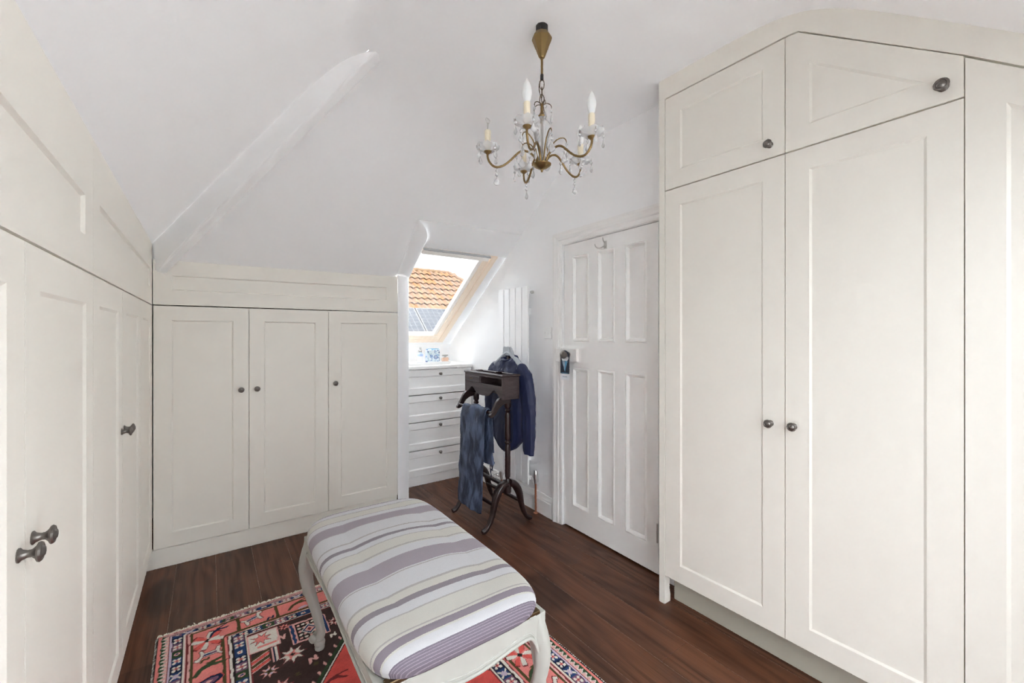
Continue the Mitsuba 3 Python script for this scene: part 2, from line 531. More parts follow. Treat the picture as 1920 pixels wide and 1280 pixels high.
# roof window: (x, along the slope downward, out)
sd = np.array([0, 1.0, -0.70]) / math.hypot(1, 0.7)
MW = frame([0, 2.872, 1.928], [1, 0, 0], sd, np.cross([1, 0, 0], sd))   # w points down into the room
if MW[2, 2] > 0:
    MW[:3, 2] *= -1
win = struct('window_1', None, None, label='pine roof window over the chest of drawers')
SL = 1.235                                             # its length along the slope
add('window_1__frame', fixed(cat([
    chbox(1.855, 1.912, 0.0, SL, -0.06, 0.0, 0.003), chbox(1.21, 1.262, 0.0, SL, -0.06, 0.0, 0.003),
    chbox(1.262, 1.855, SL - 0.055, SL, -0.06, 0.0, 0.003), chbox(1.262, 1.855, 0.0, 0.03, -0.06, 0.0, 0.003)]), MW), 'm_pine')
add('window_1__sash', fixed(cat([
    chbox(1.80, 1.849, 0.055, SL - 0.06, -0.05, 0.004, 0.004), chbox(1.262, 1.849, SL - 0.125, SL - 0.064, -0.05, 0.006, 0.004)]), MW), 'm_pine')
add('window_1__sash_edge', fixed(cat([chbox(1.765, 1.80, 0.06, SL - 0.125, -0.05, -0.006, 0.003)]), MW), 'm_sash')
add('window_1__handle_bar', fixed(cat([chbox(1.262, 1.84, 0.012, 0.055, -0.05, 0.012, 0.006)]), MW), 'm_sash')
add('window_1__vent_flap', fixed(cat([chbox(1.262, 1.84, 0.000, 0.010, -0.02, 0.016, 0.002)]), MW), 'm_pane_frame_grey')
add('window_1__pane', fixed(grid(np.array([[(1.262, 0.05, -0.03), (1.262, SL - 0.12, -0.03)], [(1.79, 0.05, -0.03), (1.79, SL - 0.12, -0.03)]])), MW), 'm_glass')
struct('trim_3', fixed(cat([chbox(1.912, 2.03, -0.01, SL + 0.06, -0.10, -0.012, 0.002), chbox(1.2, 2.03, SL, SL + 0.09, -0.10, -0.012, 0.002)]), MW), 'm_wall', label='white lining around the roof window')

# skirting board
base = Polygon([(0, 0), (0.022, 0), (0.022, 0.098), (0.018, 0.106), (0.018, 0.112), (0.012, 0.124), (0.009, 0.139), (0.004, 0.145), (0, 0.145)])
b = ext(base, 3.93 - 2.262)
b.apply_transform(np.array([[0, 0, 1, 0], [0, 1, 0, 0], [1, 0, 0, 0], [0, 0, 0, 1.0]]))
b.apply_translation([2.262 - 1.4, 0, 0])
struct('baseboard_right', fixed(b, MR), 'm_gloss_white', 25, label='white moulded skirting board')

# door, its casing
struct('door_1', None, None, label='white six-panelled door')
cols = [(0.073, 0.223), (0.304, 0.444), (0.523, 0.673)]
rws = [(0.158, 1.078), (1.255, 1.820)]
slab = rect(DOOR[0], DOOR[1], DOOR[2], DOOR[3])
holes = [rect(a, b_, c, d) for a, b_ in cols for c, d in rws]
hs = slab
for h_ in holes:
    hs = hs.difference(h_)
add('door_1__leaf', fixed(ext(hs, 0.035, -0.037), MR), 'm_gloss_white')
for h_ in holes:
    # moulding: a sloped bead around the hole, then a raised field
    x0, y0, x1, y1 = h_.bounds
    rings = []
    for d, z in ((0, -0.002), (0.004, 0.001), (0.009, 0.0005), (0.013, -0.004), (0.019, -0.010), (0.022, -0.0135)):
        rings.append([(x0 + d, y0 + d, z), (x1 - d, y0 + d, z), (x1 - d, y1 - d, z), (x0 + d, y1 - d, z)])
    R = np.array(rings)
    R = np.concatenate([R, R[:, :1]], axis=1)
    pm = cat([grid(R), ext(h_, 0.012, -0.0255)])
    add('door_1__panel', fixed(pm, MR), 'm_gloss_white')
hg = cat([chbox(-0.0035, 0.006, 0.185, 0.285, -0.008, 0.004, 0.001), lathe([(0, 0), (0.0045, 0), (0.0045, 0.1), (0.003, 0.104), (0, 0.105)], 12).apply_transform(np.array([[1, 0, 0, -0.001], [0, 0, 1, 0.183], [0, -1, 0, 0.004], [0, 0, 0, 1.0]]))])
add('door_1__hinge', fixed(hg, MR), 'm_nickel')
# architrave with a stepped section, mitred
sec = [(0.0, 0.0), (0.0, 0.012), (0.010, 0.016), (0.026, 0.016), (0.034, 0.022), (0.052, 0.024), (0.066, 0.030), (0.080, 0.030), (0.084, 0.0)]
u1, zt = 0.762, 1.914
rows = []
for d, w in sec:
    rows.append([(u1 + d, 0.0, w), (u1 + d, zt + d, w), (-0.11, zt + d, w)])
struct('trim_4', fixed(grid(np.array(rows)), MR), 'm_gloss_white', label='white moulded door casing')
struct('trim_5', fixed(chbox(-0.05, u1 + 0.004, 0.0, zt + 0.004, -0.11, -0.045), MR), 'm_dark_gap')
# ------------------------------------------------------------------ fitted wardrobes
ML = frame([XL, 0, 0], [0, 1, 0], [0, 0, 1], [1, 0, 0])
MB = frame([0, YB, 0], [1, 0, 0], [0, 0, 1], [0, -1, 0])
MX = frame([XR, 0, 0], [0, 1, 0], [0, 0, 1], [-1, 0, 0])
Z0, Z1 = 0.111, 1.461
KZ = 0.967


def carcass(owner, M, a, b, z0, z1, depth=0.29, w0=-0.021):
    """Two sides, a bottom, a top and a back behind the doors."""
    t = 0.018
    parts = [chbox(a, a + t, z0, z1, w0 - depth, w0), chbox(b - t, b, z0, z1, w0 - depth, w0), chbox(a + t, b - t, z0, z0 + t, w0 - depth, w0),
             chbox(a + t, b - t, z1 - t, z1, w0 - depth, w0), chbox(a + t, b - t, z0 + t, z1 - t, w0 - depth, w0 - depth + 0.008)]
    add(f'{owner}__carcass', fixed(cat(parts), M), 'm_cream_edge')


# far wall: three doors
w = thing('fitted_wardrobe', 'cream fitted wardrobe with two doors under the far sloping ceiling, left of the single-door one', 'wardrobe')
carcass(w, MB, -0.255, 0.651, Z0, Z1)
cupboard_door(w, rect(-0.253, 0.1966, Z0, Z1), MB, knob=(0.156, KZ))
cupboard_door(w, rect(0.1966, 0.653, Z0, Z1), MB, knob=(0.238, KZ))
w = thing('fitted_wardrobe', 'narrow cream wardrobe with one door beside the window recess', 'wardrobe')
carcass(w, MB, 0.654, 1.1335, Z0, Z1)
cupboard_door(w, rect(0.653, 1.1345, Z0, Z1), MB, knob=(0.694, KZ + 0.003))
k = thing('wardrobe_plinth', 'pale plinth board along the floor under the far wardrobe doors', 'plinth')
add(f'{k}__board', fixed(chbox(-0.45, 1.1335, 0.0, Z0 - 0.003, -0.03, -0.012), MB), 'm_cream')
k = thing('wardrobe_fascia', 'long cream fascia panel between the three far wardrobe doors and the ceiling', 'fascia panel')
ring, panel = shaker(Polygon([(-0.255, Z1 + 0.004), (1.1345, Z1 + 0.004), (1.1345, 1.728), (-0.255, 1.715)]), 0.083)
add(f'{k}__frame', fixed(ring, MB), 'm_cream')
add(f'{k}__panel', fixed(panel, MB), 'm_cream')

# left wall
def left_unit(label, a, mid, b, ka, kb):
    w = thing('fitted_wardrobe', label, 'wardrobe')
    carcass(w, ML, a, b, Z0, Z1)
    if mid is None:
        cupboard_door(w, rect(a, b, Z0, Z1), ML)
    else:
        cupboard_door(w, rect(a, mid, Z0, Z1), ML, knob=(ka, 0.936 if a < 1 else 0.952))
        cupboard_door(w, rect(mid, b, Z0, Z1), ML, knob=(kb, 0.938 if a < 1 else 0.953))


left_unit('tall white wardrobe at the left edge, nearest the camera, with two large dark knobs', 0.56, 1.074, 1.597, 1.040, 1.110)
left_unit('white wardrobe with paired dark knobs in the middle of the left row', 1.597, 2.072, 2.574, 2.047, 2.105)
left_unit('narrow white wardrobe door without a knob in the far left corner', 2.574, None, 3.043, 0, 0)


def left_fascia(label, a, b):
    k = thing('wardrobe_fascia', label, 'fascia panel')
    zt = lambda y: float(z_left(XL, y)) + 0.012
    outer = Polygon([(a + 0.0006, Z1 + 0.004), (b - 0.0006, Z1 + 0.004), (b - 0.0006, zt(b)), (a + 0.0006, zt(a))])
    inner = Polygon([(a + 0.085, 1.553), (b - 0.09, 1.553), (b - 0.09, 1.655), (a + 0.085, 1.672)])
    ring = ext(outer.difference(inner), 0.02, -0.02)
    a_, b_ = coords(inner), coords(inset(inner, 0.006))
    b_ = np.roll(b_, -int(np.argmin(np.linalg.norm(b_ - a_[0], axis=1))), axis=0)
    V = np.vstack([np.c_[a_, np.zeros(4)], np.c_[b_, np.full(4, -0.008)]])
    i = np.arange(4)
    sl = trimesh.Trimesh(V, np.vstack([np.stack([i, (i + 1) % 4, 4 + (i + 1) % 4], 1), np.stack([i, 4 + (i + 1) % 4, 4 + i], 1)]), process=False)
    add(f'{k}__frame', fixed(cat([ring, sl]), ML), 'm_cream')
    add(f'{k}__panel', fixed(ext(inner, 0.011, -0.019), ML), 'm_cream')


left_fascia('white fascia panel at the upper left edge, over the nearest left wardrobe', 0.56, 1.597)
left_fascia('white fascia panel over the far left wardrobe doors, ending in the corner', 1.597, 3.043)
k = thing('wardrobe_plinth', 'white plinth set back under the left wardrobe doors', 'plinth')
add(f'{k}__board', fixed(chbox(0.56, 3.0, 0.0, Z0 - 0.003, -0.06, -0.04), ML), 'm_cream')

# right wall
R0, RS = 0.137, 1.990
w = thing('fitted_wardrobe', 'tall white double wardrobe beside the panelled door, with two dark knobs', 'wardrobe')
carcass(w, MX, 0.24, 1.237, R0, RS - 0.004, 0.5)
cupboard_door(w, rect(0.713, 1.237, R0, RS), MX, knob=(0.764, 0.953))
cupboard_door(w, rect(0.240, 0.713, R0, RS), MX, knob=(0.682, 0.955))
w = thing('overhead_cupboard', 'cream overhead cupboard with a slanted corner door, above the right double wardrobe', 'cupboard')
carcass(w, MX, 0.24, 1.237, RS, 2.10, 0.5)
cupboard_door(w, rect(0.713, 1.237, RS + 0.003, 2.433), MX, knob=(0.766, 2.042))
cupboard_door(w, Polygon([(0.240, RS + 0.003), (0.713, RS + 0.003), (0.713, 2.433), (0.669, 2.430), (0.240, 2.112)]), MX, knob=(0.284, 2.040), knob_size=1.12)
w = thing('fitted_wardrobe', 'tall white wardrobe door cut off by the right edge of the view', 'wardrobe')
carcass(w, MX, -0.26, 0.238, R0, 1.70, 0.5)
cupboard_door(w, Polygon([(-0.26, R0), (0.240, R0), (0.240, 2.109), (-0.26, 1.702)]), MX)
k = thing('wardrobe_cornice', 'cream cornice board with a curved top above the right wardrobes', 'cornice')
yy = np.linspace(1.27, -0.28, 80)
top = [(float(y), float(far_fn(np.array(XR), np.array(y))) + 0.01) for y in yy]
pc = Polygon([(-0.28, 1.69), (0.240, 2.114), (0.669, 2.434), (0.715, 2.437), (1.238, 2.437), (1.238, 2.3), (1.27, 2.3)] + top)
add(f'{k}__board', fixed(ext(pc, 0.02, -0.018), MX), 'm_cream')
k = thing('wardrobe_end_panel', 'narrow cream end panel with a cut foot between the wardrobe and the door', 'panel')
foot = Polygon([(0, 0.0), (-0.045, 0.0), (-0.047, 0.03), (-0.040, 0.06), (-0.040, 0.10), (-0.05, 0.118), (-0.16, 0.132), (-0.17, 0.14), (-0.17, 2.3), (0, 2.3)])
fm = ext(foot, 0.03)
fm.apply_transform(np.array([[0, 0, 1, 1.2385], [0, 1, 0, 0], [1, 0, 0, 0.002], [0, 0, 0, 1.0]]))
add(f'{k}__board', fixed(fm, MX), 'm_cream')
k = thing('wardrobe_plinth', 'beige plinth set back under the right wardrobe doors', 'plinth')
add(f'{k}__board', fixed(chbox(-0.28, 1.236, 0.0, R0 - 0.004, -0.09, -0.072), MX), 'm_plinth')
struct('wall_wardrobe', chbox(2.33, 2.42, -0.32, 1.30, -0.02, 2.6), 'm_wall')
struct('wall_return', cat([chbox(2.05, 2.42, 1.29, 1.36, -0.02, 2.6), chbox(1.83, 2.42, -0.36, -0.29, -0.02, 2.6)]), 'm_wall')

# ------------------------------------------------------------------ chest of drawers
CX0, CX1, CY = 1.30, 1.985, 3.43
MC = frame([0, CY, 0], [1, 0, 0], [0, 0, 1], [0, -1, 0])
k = thing('chest_of_drawers', 'white chest of four drawers under the roof window', 'chest of drawers')
add(f'{k}__carcass', fixed(cat([chbox(CX0, CX0 + 0.018, 0.08, 1.0, -0.46, -0.021), chbox(CX1 - 0.018, CX1, 0.08, 1.0, -0.46, -0.021), chbox(CX0 + 0.018, CX1 - 0.018, 0.985, 1.0, -0.46, -0.021),
                                 chbox(CX0 + 0.018, CX1 - 0.018, 0.08, 0.1, -0.46, -0.021), chbox(CX0 + 0.018, CX1 - 0.018, 0.1, 0.985, -0.46, -0.45)]), MC), 'm_white_unit')
add(f'{k}__top', fixed(chbox(CX0 - 0.03, CX1 + 0.004, 1.0, 1.032, -0.497, 0.022, 0.006), MC), 'm_white_unit')
add(f'{k}__plinth', fixed(chbox(CX0, CX1, 0.0, 0.078, -0.06, -0.012, 0.002), MC), 'm_white_unit')
for a, b, kz in ((0.781, 0.995, 0.952), (0.547, 0.776, 0.716), (0.305, 0.542, 0.483), (0.082, 0.300, 0.252)):
    d = add(f'{k}__drawer', None or fixed(shaker(rect(CX0, CX1, a, b), 0.055, depth=0.009, bev=0.010)[0], MC), 'm_white_unit')
    inner = inset(rect(CX0, CX1, a, b), 0.055)
    lip = 0
    add(f'{d}__panel', fixed(ext(inner, 0.011, -0.020), MC), 'm_white_unit')
    km = knob_mesh(0.85)
    km.apply_translation([1.662, b - 0.035 if b < 0.9 else 0.955, 0])
    add(f'{d}__knob', fixed(km, MC), 'm_knob', 40)
# ------------------------------------------------------------------ on the door and its wall
# radiator of upright flat tubes
k = thing('radiator', 'tall white radiator of flat upright panels on the wall behind the clothes stand', 'radiator')
RU, RZ0, RZ1 = 1.070, 0.190, 1.661
for i in range(5):
    u = RU + 0.081 * i
    add(f'{k}__tube', fixed(chbox(u + 0.003, u + 0.080, RZ0, RZ1, 0.058, 0.074, 0.005), MR), 'm_radiator')
add(f'{k}__collector', fixed(cat([chbox(RU + 0.004, RU + 0.404, RZ0 + 0.03, RZ0 + 0.065, 0.028, 0.058, 0.008), chbox(RU + 0.004, RU + 0.404, RZ1 - 0.065, RZ1 - 0.03, 0.028, 0.058, 0.008)]), MR), 'm_radiator')
add(f'{k}__bracket', fixed(cat([chbox(RU + 0.06, RU + 0.09, z, z + 0.05, 0.0, 0.03) for z in (0.35, 1.45)] + [chbox(RU + 0.32, RU + 0.35, z, z + 0.05, 0.0, 0.03) for z in (0.35, 1.45)]), MR), 'm_radiator')
bl = lathe([(0, 0), (0.010, 0), (0.012, 0.004), (0.012, 0.020), (0.008, 0.024), (0, 0.025)], 20, axis=[-1, 0, 0])
bl.apply_translation([RU + 0.004, RZ1 - 0.048, 0.043])
add(f'{k}__bleed_plug', fixed(bl, MR), 'm_nickel', 40)
for lab, u, zv in (('near', RU - 0.055, 0.215), ('far', RU + 0.40, 0.12)):
    vb = cat([lathe([(0, 0), (0.014, 0), (0.016, 0.006), (0.016, 0.03), (0.020, 0.034), (0.020, 0.070), (0.016, 0.076), (0.013, 0.10), (0, 0.102)], 20, center=(u, zv, 0.045)),
              lathe([(0, 0), (0.011, 0), (0.011, 0.05), (0.014, 0.052), (0.014, 0.072), (0, 0.073)], 16, axis=[1, 0, 0]).apply_translation([u, zv + 0.018, 0.045])])
    # lathe stands along +z of its own frame; here the wall's second axis is up
    v1 = lathe([(0, 0), (0.013, 0), (0.015, 0.006), (0.015, 0.03), (0.020, 0.034), (0.020, 0.070), (0.017, 0.076), (0.014, 0.098), (0, 0.10)], 20, axis=[0, 1, 0])
    v1.apply_translation([u, zv, 0.045])
    v2 = lathe([(0, 0), (0.010, 0), (0.010, 0.04), (0.014, 0.042), (0.014, 0.062), (0.010, 0.064), (0.010, 0.105 if lab == 'near' else 0.06), (0, 0.106)], 16, axis=[1, 0, 0])
    v2.apply_translation([u, zv + 0.02, 0.045])
    v = add(f'{k}__valve', fixed(cat([v1, v2]), MR), 'm_chrome', 40)
    pipe = lathe([(0, 0), (0.0075, 0), (0.0075, zv + 0.004), (0, zv + 0.005)], 16, axis=[0, 1, 0])
    pipe.apply_translation([u, 0, 0.045])
    ro = lathe([(0.0078, 0), (0.016, 0), (0.015, 0.005), (0.009, 0.008), (0.0078, 0.008)], 20, axis=[0, 1, 0])
    ro.apply_translation([u, 0.0, 0.045])
    add(f'{v}__pipe', fixed(cat([pipe, ro]), MR), 'm_copper', 40)

# switched socket plate
k = thing('wall_switch', 'small white switch plate on the wall left of the door casing', 'switch')
c = (0.920, 1.312)
add(f'{k}__plate', fixed(chbox(c[0] - 0.043, c[0] + 0.043, c[1] - 0.043, c[1] + 0.043, 0.0, 0.010, 0.004), MR), 'm_plastic')
add(f'{k}__rocker', fixed(hull([(c[0] + a, c[1] + b, z) for a in (-0.008, 0.008) for b, z in ((-0.014, 0.009), (0.014, 0.009), (-0.014, 0.0145), (0.014, 0.0115))]), MR), 'm_plastic')
for s in (-1, 1):
    sc = lathe([(0, 0), (0.0035, 0), (0.0035, 0.0008), (0, 0.0012)], 12, center=(c[0] + 0.030 * s, c[1], 0.0098))
    add(f'{k}__screw', fixed(sc, MR), 'm_nickel')

# rim lock with knob
k = thing('rim_lock', 'white painted rim lock with a dark door knob on the panelled door', 'door lock')
add(f'{k}__case', fixed(cat([chbox(0.612, 0.757, 1.118, 1.203, -0.002, 0.020, 0.003), chbox(0.606, 0.757, 1.200, 1.207, -0.002, 0.024, 0.002)]), MR), 'm_gloss_white')
add(f'{k}__keeper', fixed(cat([chbox(0.762, 0.806, 1.112, 1.206, 0.010, 0.034, 0.003), chbox(0.760, 0.792, 1.206, 1.216, 0.010, 0.030, 0.002)]), MR), 'm_gloss_white')
add(f'{k}__latch', fixed(chbox(0.752, 0.770, 1.145, 1.180, 0.004, 0.016, 0.001), MR), 'm_black')
kn = lathe([(0, 0), (0.018, 0), (0.019, 0.003), (0.010, 0.006), (0.009, 0.024), (0.016, 0.030), (0.0255, 0.038), (0.027, 0.046), (0.023, 0.055), (0.012, 0.060), (0, 0.061)], 32, center=(0.689, 1.166, 0.020))
add(f'{k}__knob', fixed(kn, MR), 'm_knob', 40)
kh = cat([chbox(0.722, 0.726, 1.146, 1.166, 0.018, 0.026, 0.001), lathe([(0.004, 0.0), (0.008, 0.0), (0.008, 0.004), (0.004, 0.004), (0.004, 0.0)], 16, center=(0.724, 1.170, 0.0195))])
add(f'{k}__key_cover', fixed(kh, MR), 'm_nickel')

# hanger card on the knob
k = thing('door_hanger', 'dark blue hanger card with a pale tip hanging from the door knob', 'door hanger')
hx, hw, ht, hb = 0.689, 0.044, 1.196, 1.000
arc = [(hx + hw * math.cos(t), ht - hw + hw * math.sin(t)) for t in np.linspace(0, math.pi, 24)]
outl = Polygon(arc + [(hx - hw, hb), (hx + hw, hb)])
hole = Polygon([(hx + 0.0285 * math.cos(t), ht - 0.038 + 0.0285 * math.sin(t)) for t in np.linspace(0, 2 * math.pi, 32)[:-1]])
low = sbox(hx - hw, hb, hx + hw, hb + 0.040)
mat('m_card_dark', (0.022, 0.030, 0.048), 0.35)
mat('m_card_blue', (0.10, 0.30, 0.48), 0.35)
mat('m_card_grey', (0.30, 0.38, 0.46), 0.35)
mat('m_card_white', (0.80, 0.83, 0.87), 0.4)
lift = 0.0505
add(f'{k}__card', fixed(ext(outl.difference(hole).difference(low), 0.0012, lift), MR), 'm_card_dark')
add(f'{k}__tip', fixed(ext(low, 0.0012, lift), MR), 'm_card_white')
tri = [(hx - 0.027, 1.122), (hx, 1.128), (hx + 0.027, 1.122), (hx, 1.052)]
add(f'{k}__pendant_print', fixed(ext(Polygon([tri[0], tri[1], tri[2], tri[3]]), 0.0006, lift + 0.0012), MR), 'm_card_blue')
add(f'{k}__pendant_print', fixed(ext(Polygon([(hx, 1.126), (hx + 0.024, 1.120), (hx, 1.056)]), 0.0003, lift + 0.0018), MR), 'm_card_grey')
add(f'{k}__crescent_print', fixed(ext(Polygon([(hx + 0.036 * math.cos(t), 1.152 + 0.034 * math.sin(t)) for t in np.linspace(math.pi * 1.05, math.pi * 1.95, 20)] + [(hx + 0.030 * math.cos(t), 1.160 + 0.024 * math.sin(t)) for t in np.linspace(math.pi * 1.95, math.pi * 1.05, 20)]), 0.0004, lift + 0.0012), MR), 'm_card_white')
add(f'{k}__print_line', fixed(cat([ext(rect(hx - 0.022, hx + 0.022, hb + 0.018, hb + 0.022), 0.0004, lift + 0.0012)]), MR), 'm_card_grey')
add(f'{k}__print_line', fixed(cat([ext(rect(hx - 0.034, hx + 0.034, hb + 0.0435, hb + 0.0465), 0.0004, lift + 0.0012)]), MR), 'm_card_blue')

# coat hook on the door
k = thing('coat_hook', 'chrome double coat hook near the top of the white door', 'hook')
bp = chbox(0.366, 0.388, 1.825, 1.872, -0.002, 0.004, 0.0015)
add(f'{k}__plate', fixed(bp, MR), 'm_nickel')
add(f'{k}__hook', fixed(tube(spline([(0.377, 1.842, 0.003), (0.380, 1.832, 0.022), (0.392, 1.824, 0.042), (0.404, 1.834, 0.054), (0.408, 1.850, 0.058)], 24), np.linspace(0.0045, 0.0035, 24)), MR), 'm_nickel', 40)
add(f'{k}__hook', fixed(tube(spline([(0.377, 1.862, 0.003), (0.372, 1.866, 0.02), (0.366, 1.876, 0.032), (0.364, 1.886, 0.036)], 20), np.linspace(0.0042, 0.0036, 20)), MR), 'm_nickel', 40)

# ------------------------------------------------------------------ on the chest of drawers
ZT = 1.032
k = thing('tray', 'shallow white tray on the chest of drawers holding a pouch and two bottles', 'tray')
tx, ty = 1.60, 3.535
rows = []
for r_, z in ((0.0, 0.004), (0.75, 0.004), (0.86, 0.006), (0.93, 0.014), (0.99, 0.026), (1.0, 0.028), (1.01, 0.026), (0.97, 0.012), (0.90, 0.001), (0.86, 0.0), (0.0, 0.0)):
    a = np.linspace(0, 2 * math.pi, 49)
    e = 0.55
    x = np.sign(np.cos(a)) * np.abs(np.cos(a)) ** e * 0.215 * r_
    y = np.sign(np.sin(a)) * np.abs(np.sin(a)) ** e * 0.088 * r_
    rows.append(np.stack([tx + x, ty + y, np.full_like(a, ZT + z)], -1))
add(f'{k}__dish', grid(np.array(rows)), 'm_plastic', 50)
# patterned pouch
k = thing('pouch', 'blue and white floral patterned pouch standing on the white tray', 'pouch')
m, q = rounded(0.066, 0.022, 0.066, 0.016, 90, 30, 90)
v = np.array(m.vertices)
v[:, 1] *= 1 - 0.35 * np.clip(v[:, 2] / 0.066, 0, 1)
u_, z_ = v[:, 0] * 1000, v[:, 2] * 1000
col = np.tile(lin(214, 224, 228), (len(v), 1))
rr = np.random.RandomState(5)
for _ in range(70):
    cx, cz, rad = rr.uniform(-66, 66), rr.uniform(-66, 66), rr.uniform(2.5, 6)
    d = np.hypot(u_ - cx, z_ - cz) * (1 + 0.35 * np.sin(5 * np.arctan2(z_ - cz, u_ - cx) + rr.uniform(0, 6)))
    c_ = [lin(70, 105, 165), lin(40, 62, 128), lin(120, 165, 205), lin(150, 185, 190)][rr.randint(4)]
    col[d < rad] = c_
d = np.hypot(u_ - 22, z_ + 6)
for lo, hi, c_ in ((0, 4, lin(225, 230, 235)), (4, 8, lin(60, 85, 150)), (8, 13, lin(215, 225, 232)), (13, 17, lin(35, 60, 130)), (17, 20, lin(120, 160, 205))):
    col[(d >= lo) & (d < hi)] = c_
d = np.hypot(u_ + 22, z_ - 2) * (1 + 0.25 * np.sin(6 * np.arctan2(z_ - 2, u_ + 22)))
for lo, hi, c_ in ((0, 4, lin(50, 75, 140)), (4, 8, lin(190, 210, 225)), (8, 13, lin(75, 115, 175))):
    col[(d >= lo) & (d < hi)] = c_
m.apply_translation([1.640, 3.535, ZT + 0.0045 + 0.066])
add(f'{k}__body', m, 'm_vcol', True, color=col)
zp = tube(spline([(1.580, 3.535, ZT + 0.137), (1.64, 3.532, ZT + 0.139), (1.700, 3.535, ZT + 0.137)], 20), 0.003, 8)
add(f'{k}__zip', zp, 'm_card_blue', 40)
# blue bottle
mat('m_bottle_blue', (0.46, 0.58, 0.80), 0.12, spec=0.6, clearcoat=0.6)
mat('m_liquid', (0.72, 0.50, 0.36), 0.1, spec=0.6, clearcoat=0.8)
k = thing('spray_bottle', 'slim pale blue bottle with a pump cap at the left end of the tray', 'bottle')
bx, by, bz = 1.522, 3.535, ZT + 0.0045
add(f'{k}__body', lathe([(0, 0), (0.022, 0), (0.025, 0.003), (0.025, 0.085), (0.022, 0.095), (0.012, 0.103), (0.011, 0.108), (0, 0.108)], 32, (bx, by, bz)), 'm_bottle_blue', 35)
add(f'{k}__label', lathe([(0.0252, 0.02), (0.0254, 0.021), (0.0254, 0.07), (0.0252, 0.071)], 32, (bx, by, bz)), 'm_card_white', 35)
add(f'{k}__cap', lathe([(0, 0.108), (0.0135, 0.108), (0.014, 0.110), (0.014, 0.122), (0.009, 0.126), (0.008, 0.140), (0.011, 0.141), (0.011, 0.149), (0, 0.150)], 24, (bx, by, bz)), 'm_nickel', 35)
k = thing('perfume_bottle', 'square amber perfume bottle with a silver cap at the right end of the tray', 'perfume bottle')
px, py = 1.757, 3.520
add(f'{k}__body', cat([chbox(px - 0.031, px + 0.031, py - 0.014, py + 0.014, bz, bz + 0.055, 0.006)]), 'm_liquid')
add(f'{k}__collar', lathe([(0, 0.055), (0.010, 0.055), (0.010, 0.066), (0, 0.066)], 20, (px, py, bz)), 'm_nickel', 35)
add(f'{k}__cap', chbox(px - 0.028, px + 0.028, py - 0.011, py + 0.011, bz + 0.066, bz + 0.079, 0.003), 'm_nickel')
# ------------------------------------------------------------------ clothes stand with a sweater and trousers
vs = thing('clothes_stand', 'dark mahogany clothes stand on four splayed legs, with a tray box on top', 'clothes stand')
VX, VA, VB = 1.640, 2.350, 2.765
turn = [(0, 0.235), (0.024, 0.235), (0.024, 0.290), (0.016, 0.296), (0.022, 0.305), (0.016, 0.316), (0.012, 0.328), (0.018, 0.345), (0.019, 0.46), (0.0175, 0.545), (0.013, 0.560), (0.021, 0.572), (0.013, 0.586),
        (0.019, 0.600), (0.019, 0.76), (0.013, 0.775), (0.020, 0.788), (0.013, 0.800), (0.022, 0.815), (0.022, 0.868), (0, 0.868)]
for y in (VA, VB):
    post = add(f'{vs}__post', lathe(turn, 28, (VX, y, 0)), 'm_mahogany', 35)
    for s in (-1, 1):
        pts = [(0.012, 0.300), (0.055, 0.278), (0.098, 0.205), (0.118, 0.125), (0.140, 0.068), (0.172, 0.026), (0.200, 0.016)]
        ph = spline([(VX + s * a, y, z) for a, z in pts], 36)
        rad = np.interp(np.linspace(0, 1, 36), [0, 0.25, 0.6, 0.85, 0.94, 1.0], [0.030, 0.030, 0.020, 0.016, 0.019, 0.015])
        lm = tube(ph, rad, 16, sq=0.75, ratio=0.8)
        add(f'{vs}__leg', lm, 'm_mahogany', 50)
for z, x in ((0.288, VX + 0.012), (0.245, VX - 0.006), (0.165, VX - 0.055)):
    pass
add(f'{vs}__stretcher', chbox(VX - 0.014, VX + 0.014, VA + 0.015, VB - 0.015, 0.262, 0.284, 0.004), 'm_mahogany')
add(f'{vs}__stretcher', chbox(VX - 0.105, VX - 0.085, VA, VB, 0.150, 0.172, 0.005), 'm_mahogany')
add(f'{vs}__stretcher', chbox(VX + 0.085, VX + 0.105, VA, VB, 0.150, 0.172, 0.005), 'm_mahogany')
# tray box
X0, X1, Y0, Y1, ZB, ZTp = 1.565, 1.700, 2.300, 2.800, 0.868, 1.020
t = 0.012
wave = lambda y: 0.868 + 0.012 + 0.055 * (0.5 - 0.5 * math.cos(2 * math.pi * 2 * (y - Y0) / (Y1 - Y0))) ** 1.0
ap = []
for f in np.linspace(0, 1, 60):
    y = Y0 + t + (Y1 - Y0 - 2 * t) * f
    g = abs(f - 0.5) * 2
    ap.append((y, 0.872 + 0.050 * math.exp(-((g - 0.62) / 0.22) ** 2) - 0.004 * (g > 0.95)))
front = Polygon(ap + [(Y1 - t, 0.950), (Y0 + t, 0.950)])
fm = ext(front, t)
fm.apply_transform(np.array([[0, 0, 1, X0], [1, 0, 0, 0], [0, 1, 0, 0], [0, 0, 0, 1.0]]))
bk = fm.copy()
bk.apply_translation([X1 - X0 - t, 0, 0])
bx_ = add(f'{vs}__box', cat([chbox(X0 - 0.002, X1 + 0.002, Y0, Y0 + t, ZB, ZTp, 0.002), chbox(X0 - 0.002, X1 + 0.002, Y1 - t, Y1, ZB, ZTp, 0.002), fm, bk,
                             chbox(X1 - t, X1, Y0 + t, Y1 - t, 0.950, ZTp, 0.001), chbox(X0 + t, X1 - t, Y0 + t, Y1 - t, 0.945, 0.953, 0.001),
                             chbox(X0, X0 + t, Y0 + t, Y1 - t, 1.004, ZTp, 0.001), chbox(X0, X0 + t, Y0 + t, Y1 - t, 0.945, 0.956, 0.001), chbox(X0, X1 - t, 2.575, 2.585, 0.953, 1.006, 0.001)]), 'm_mahogany_worn')
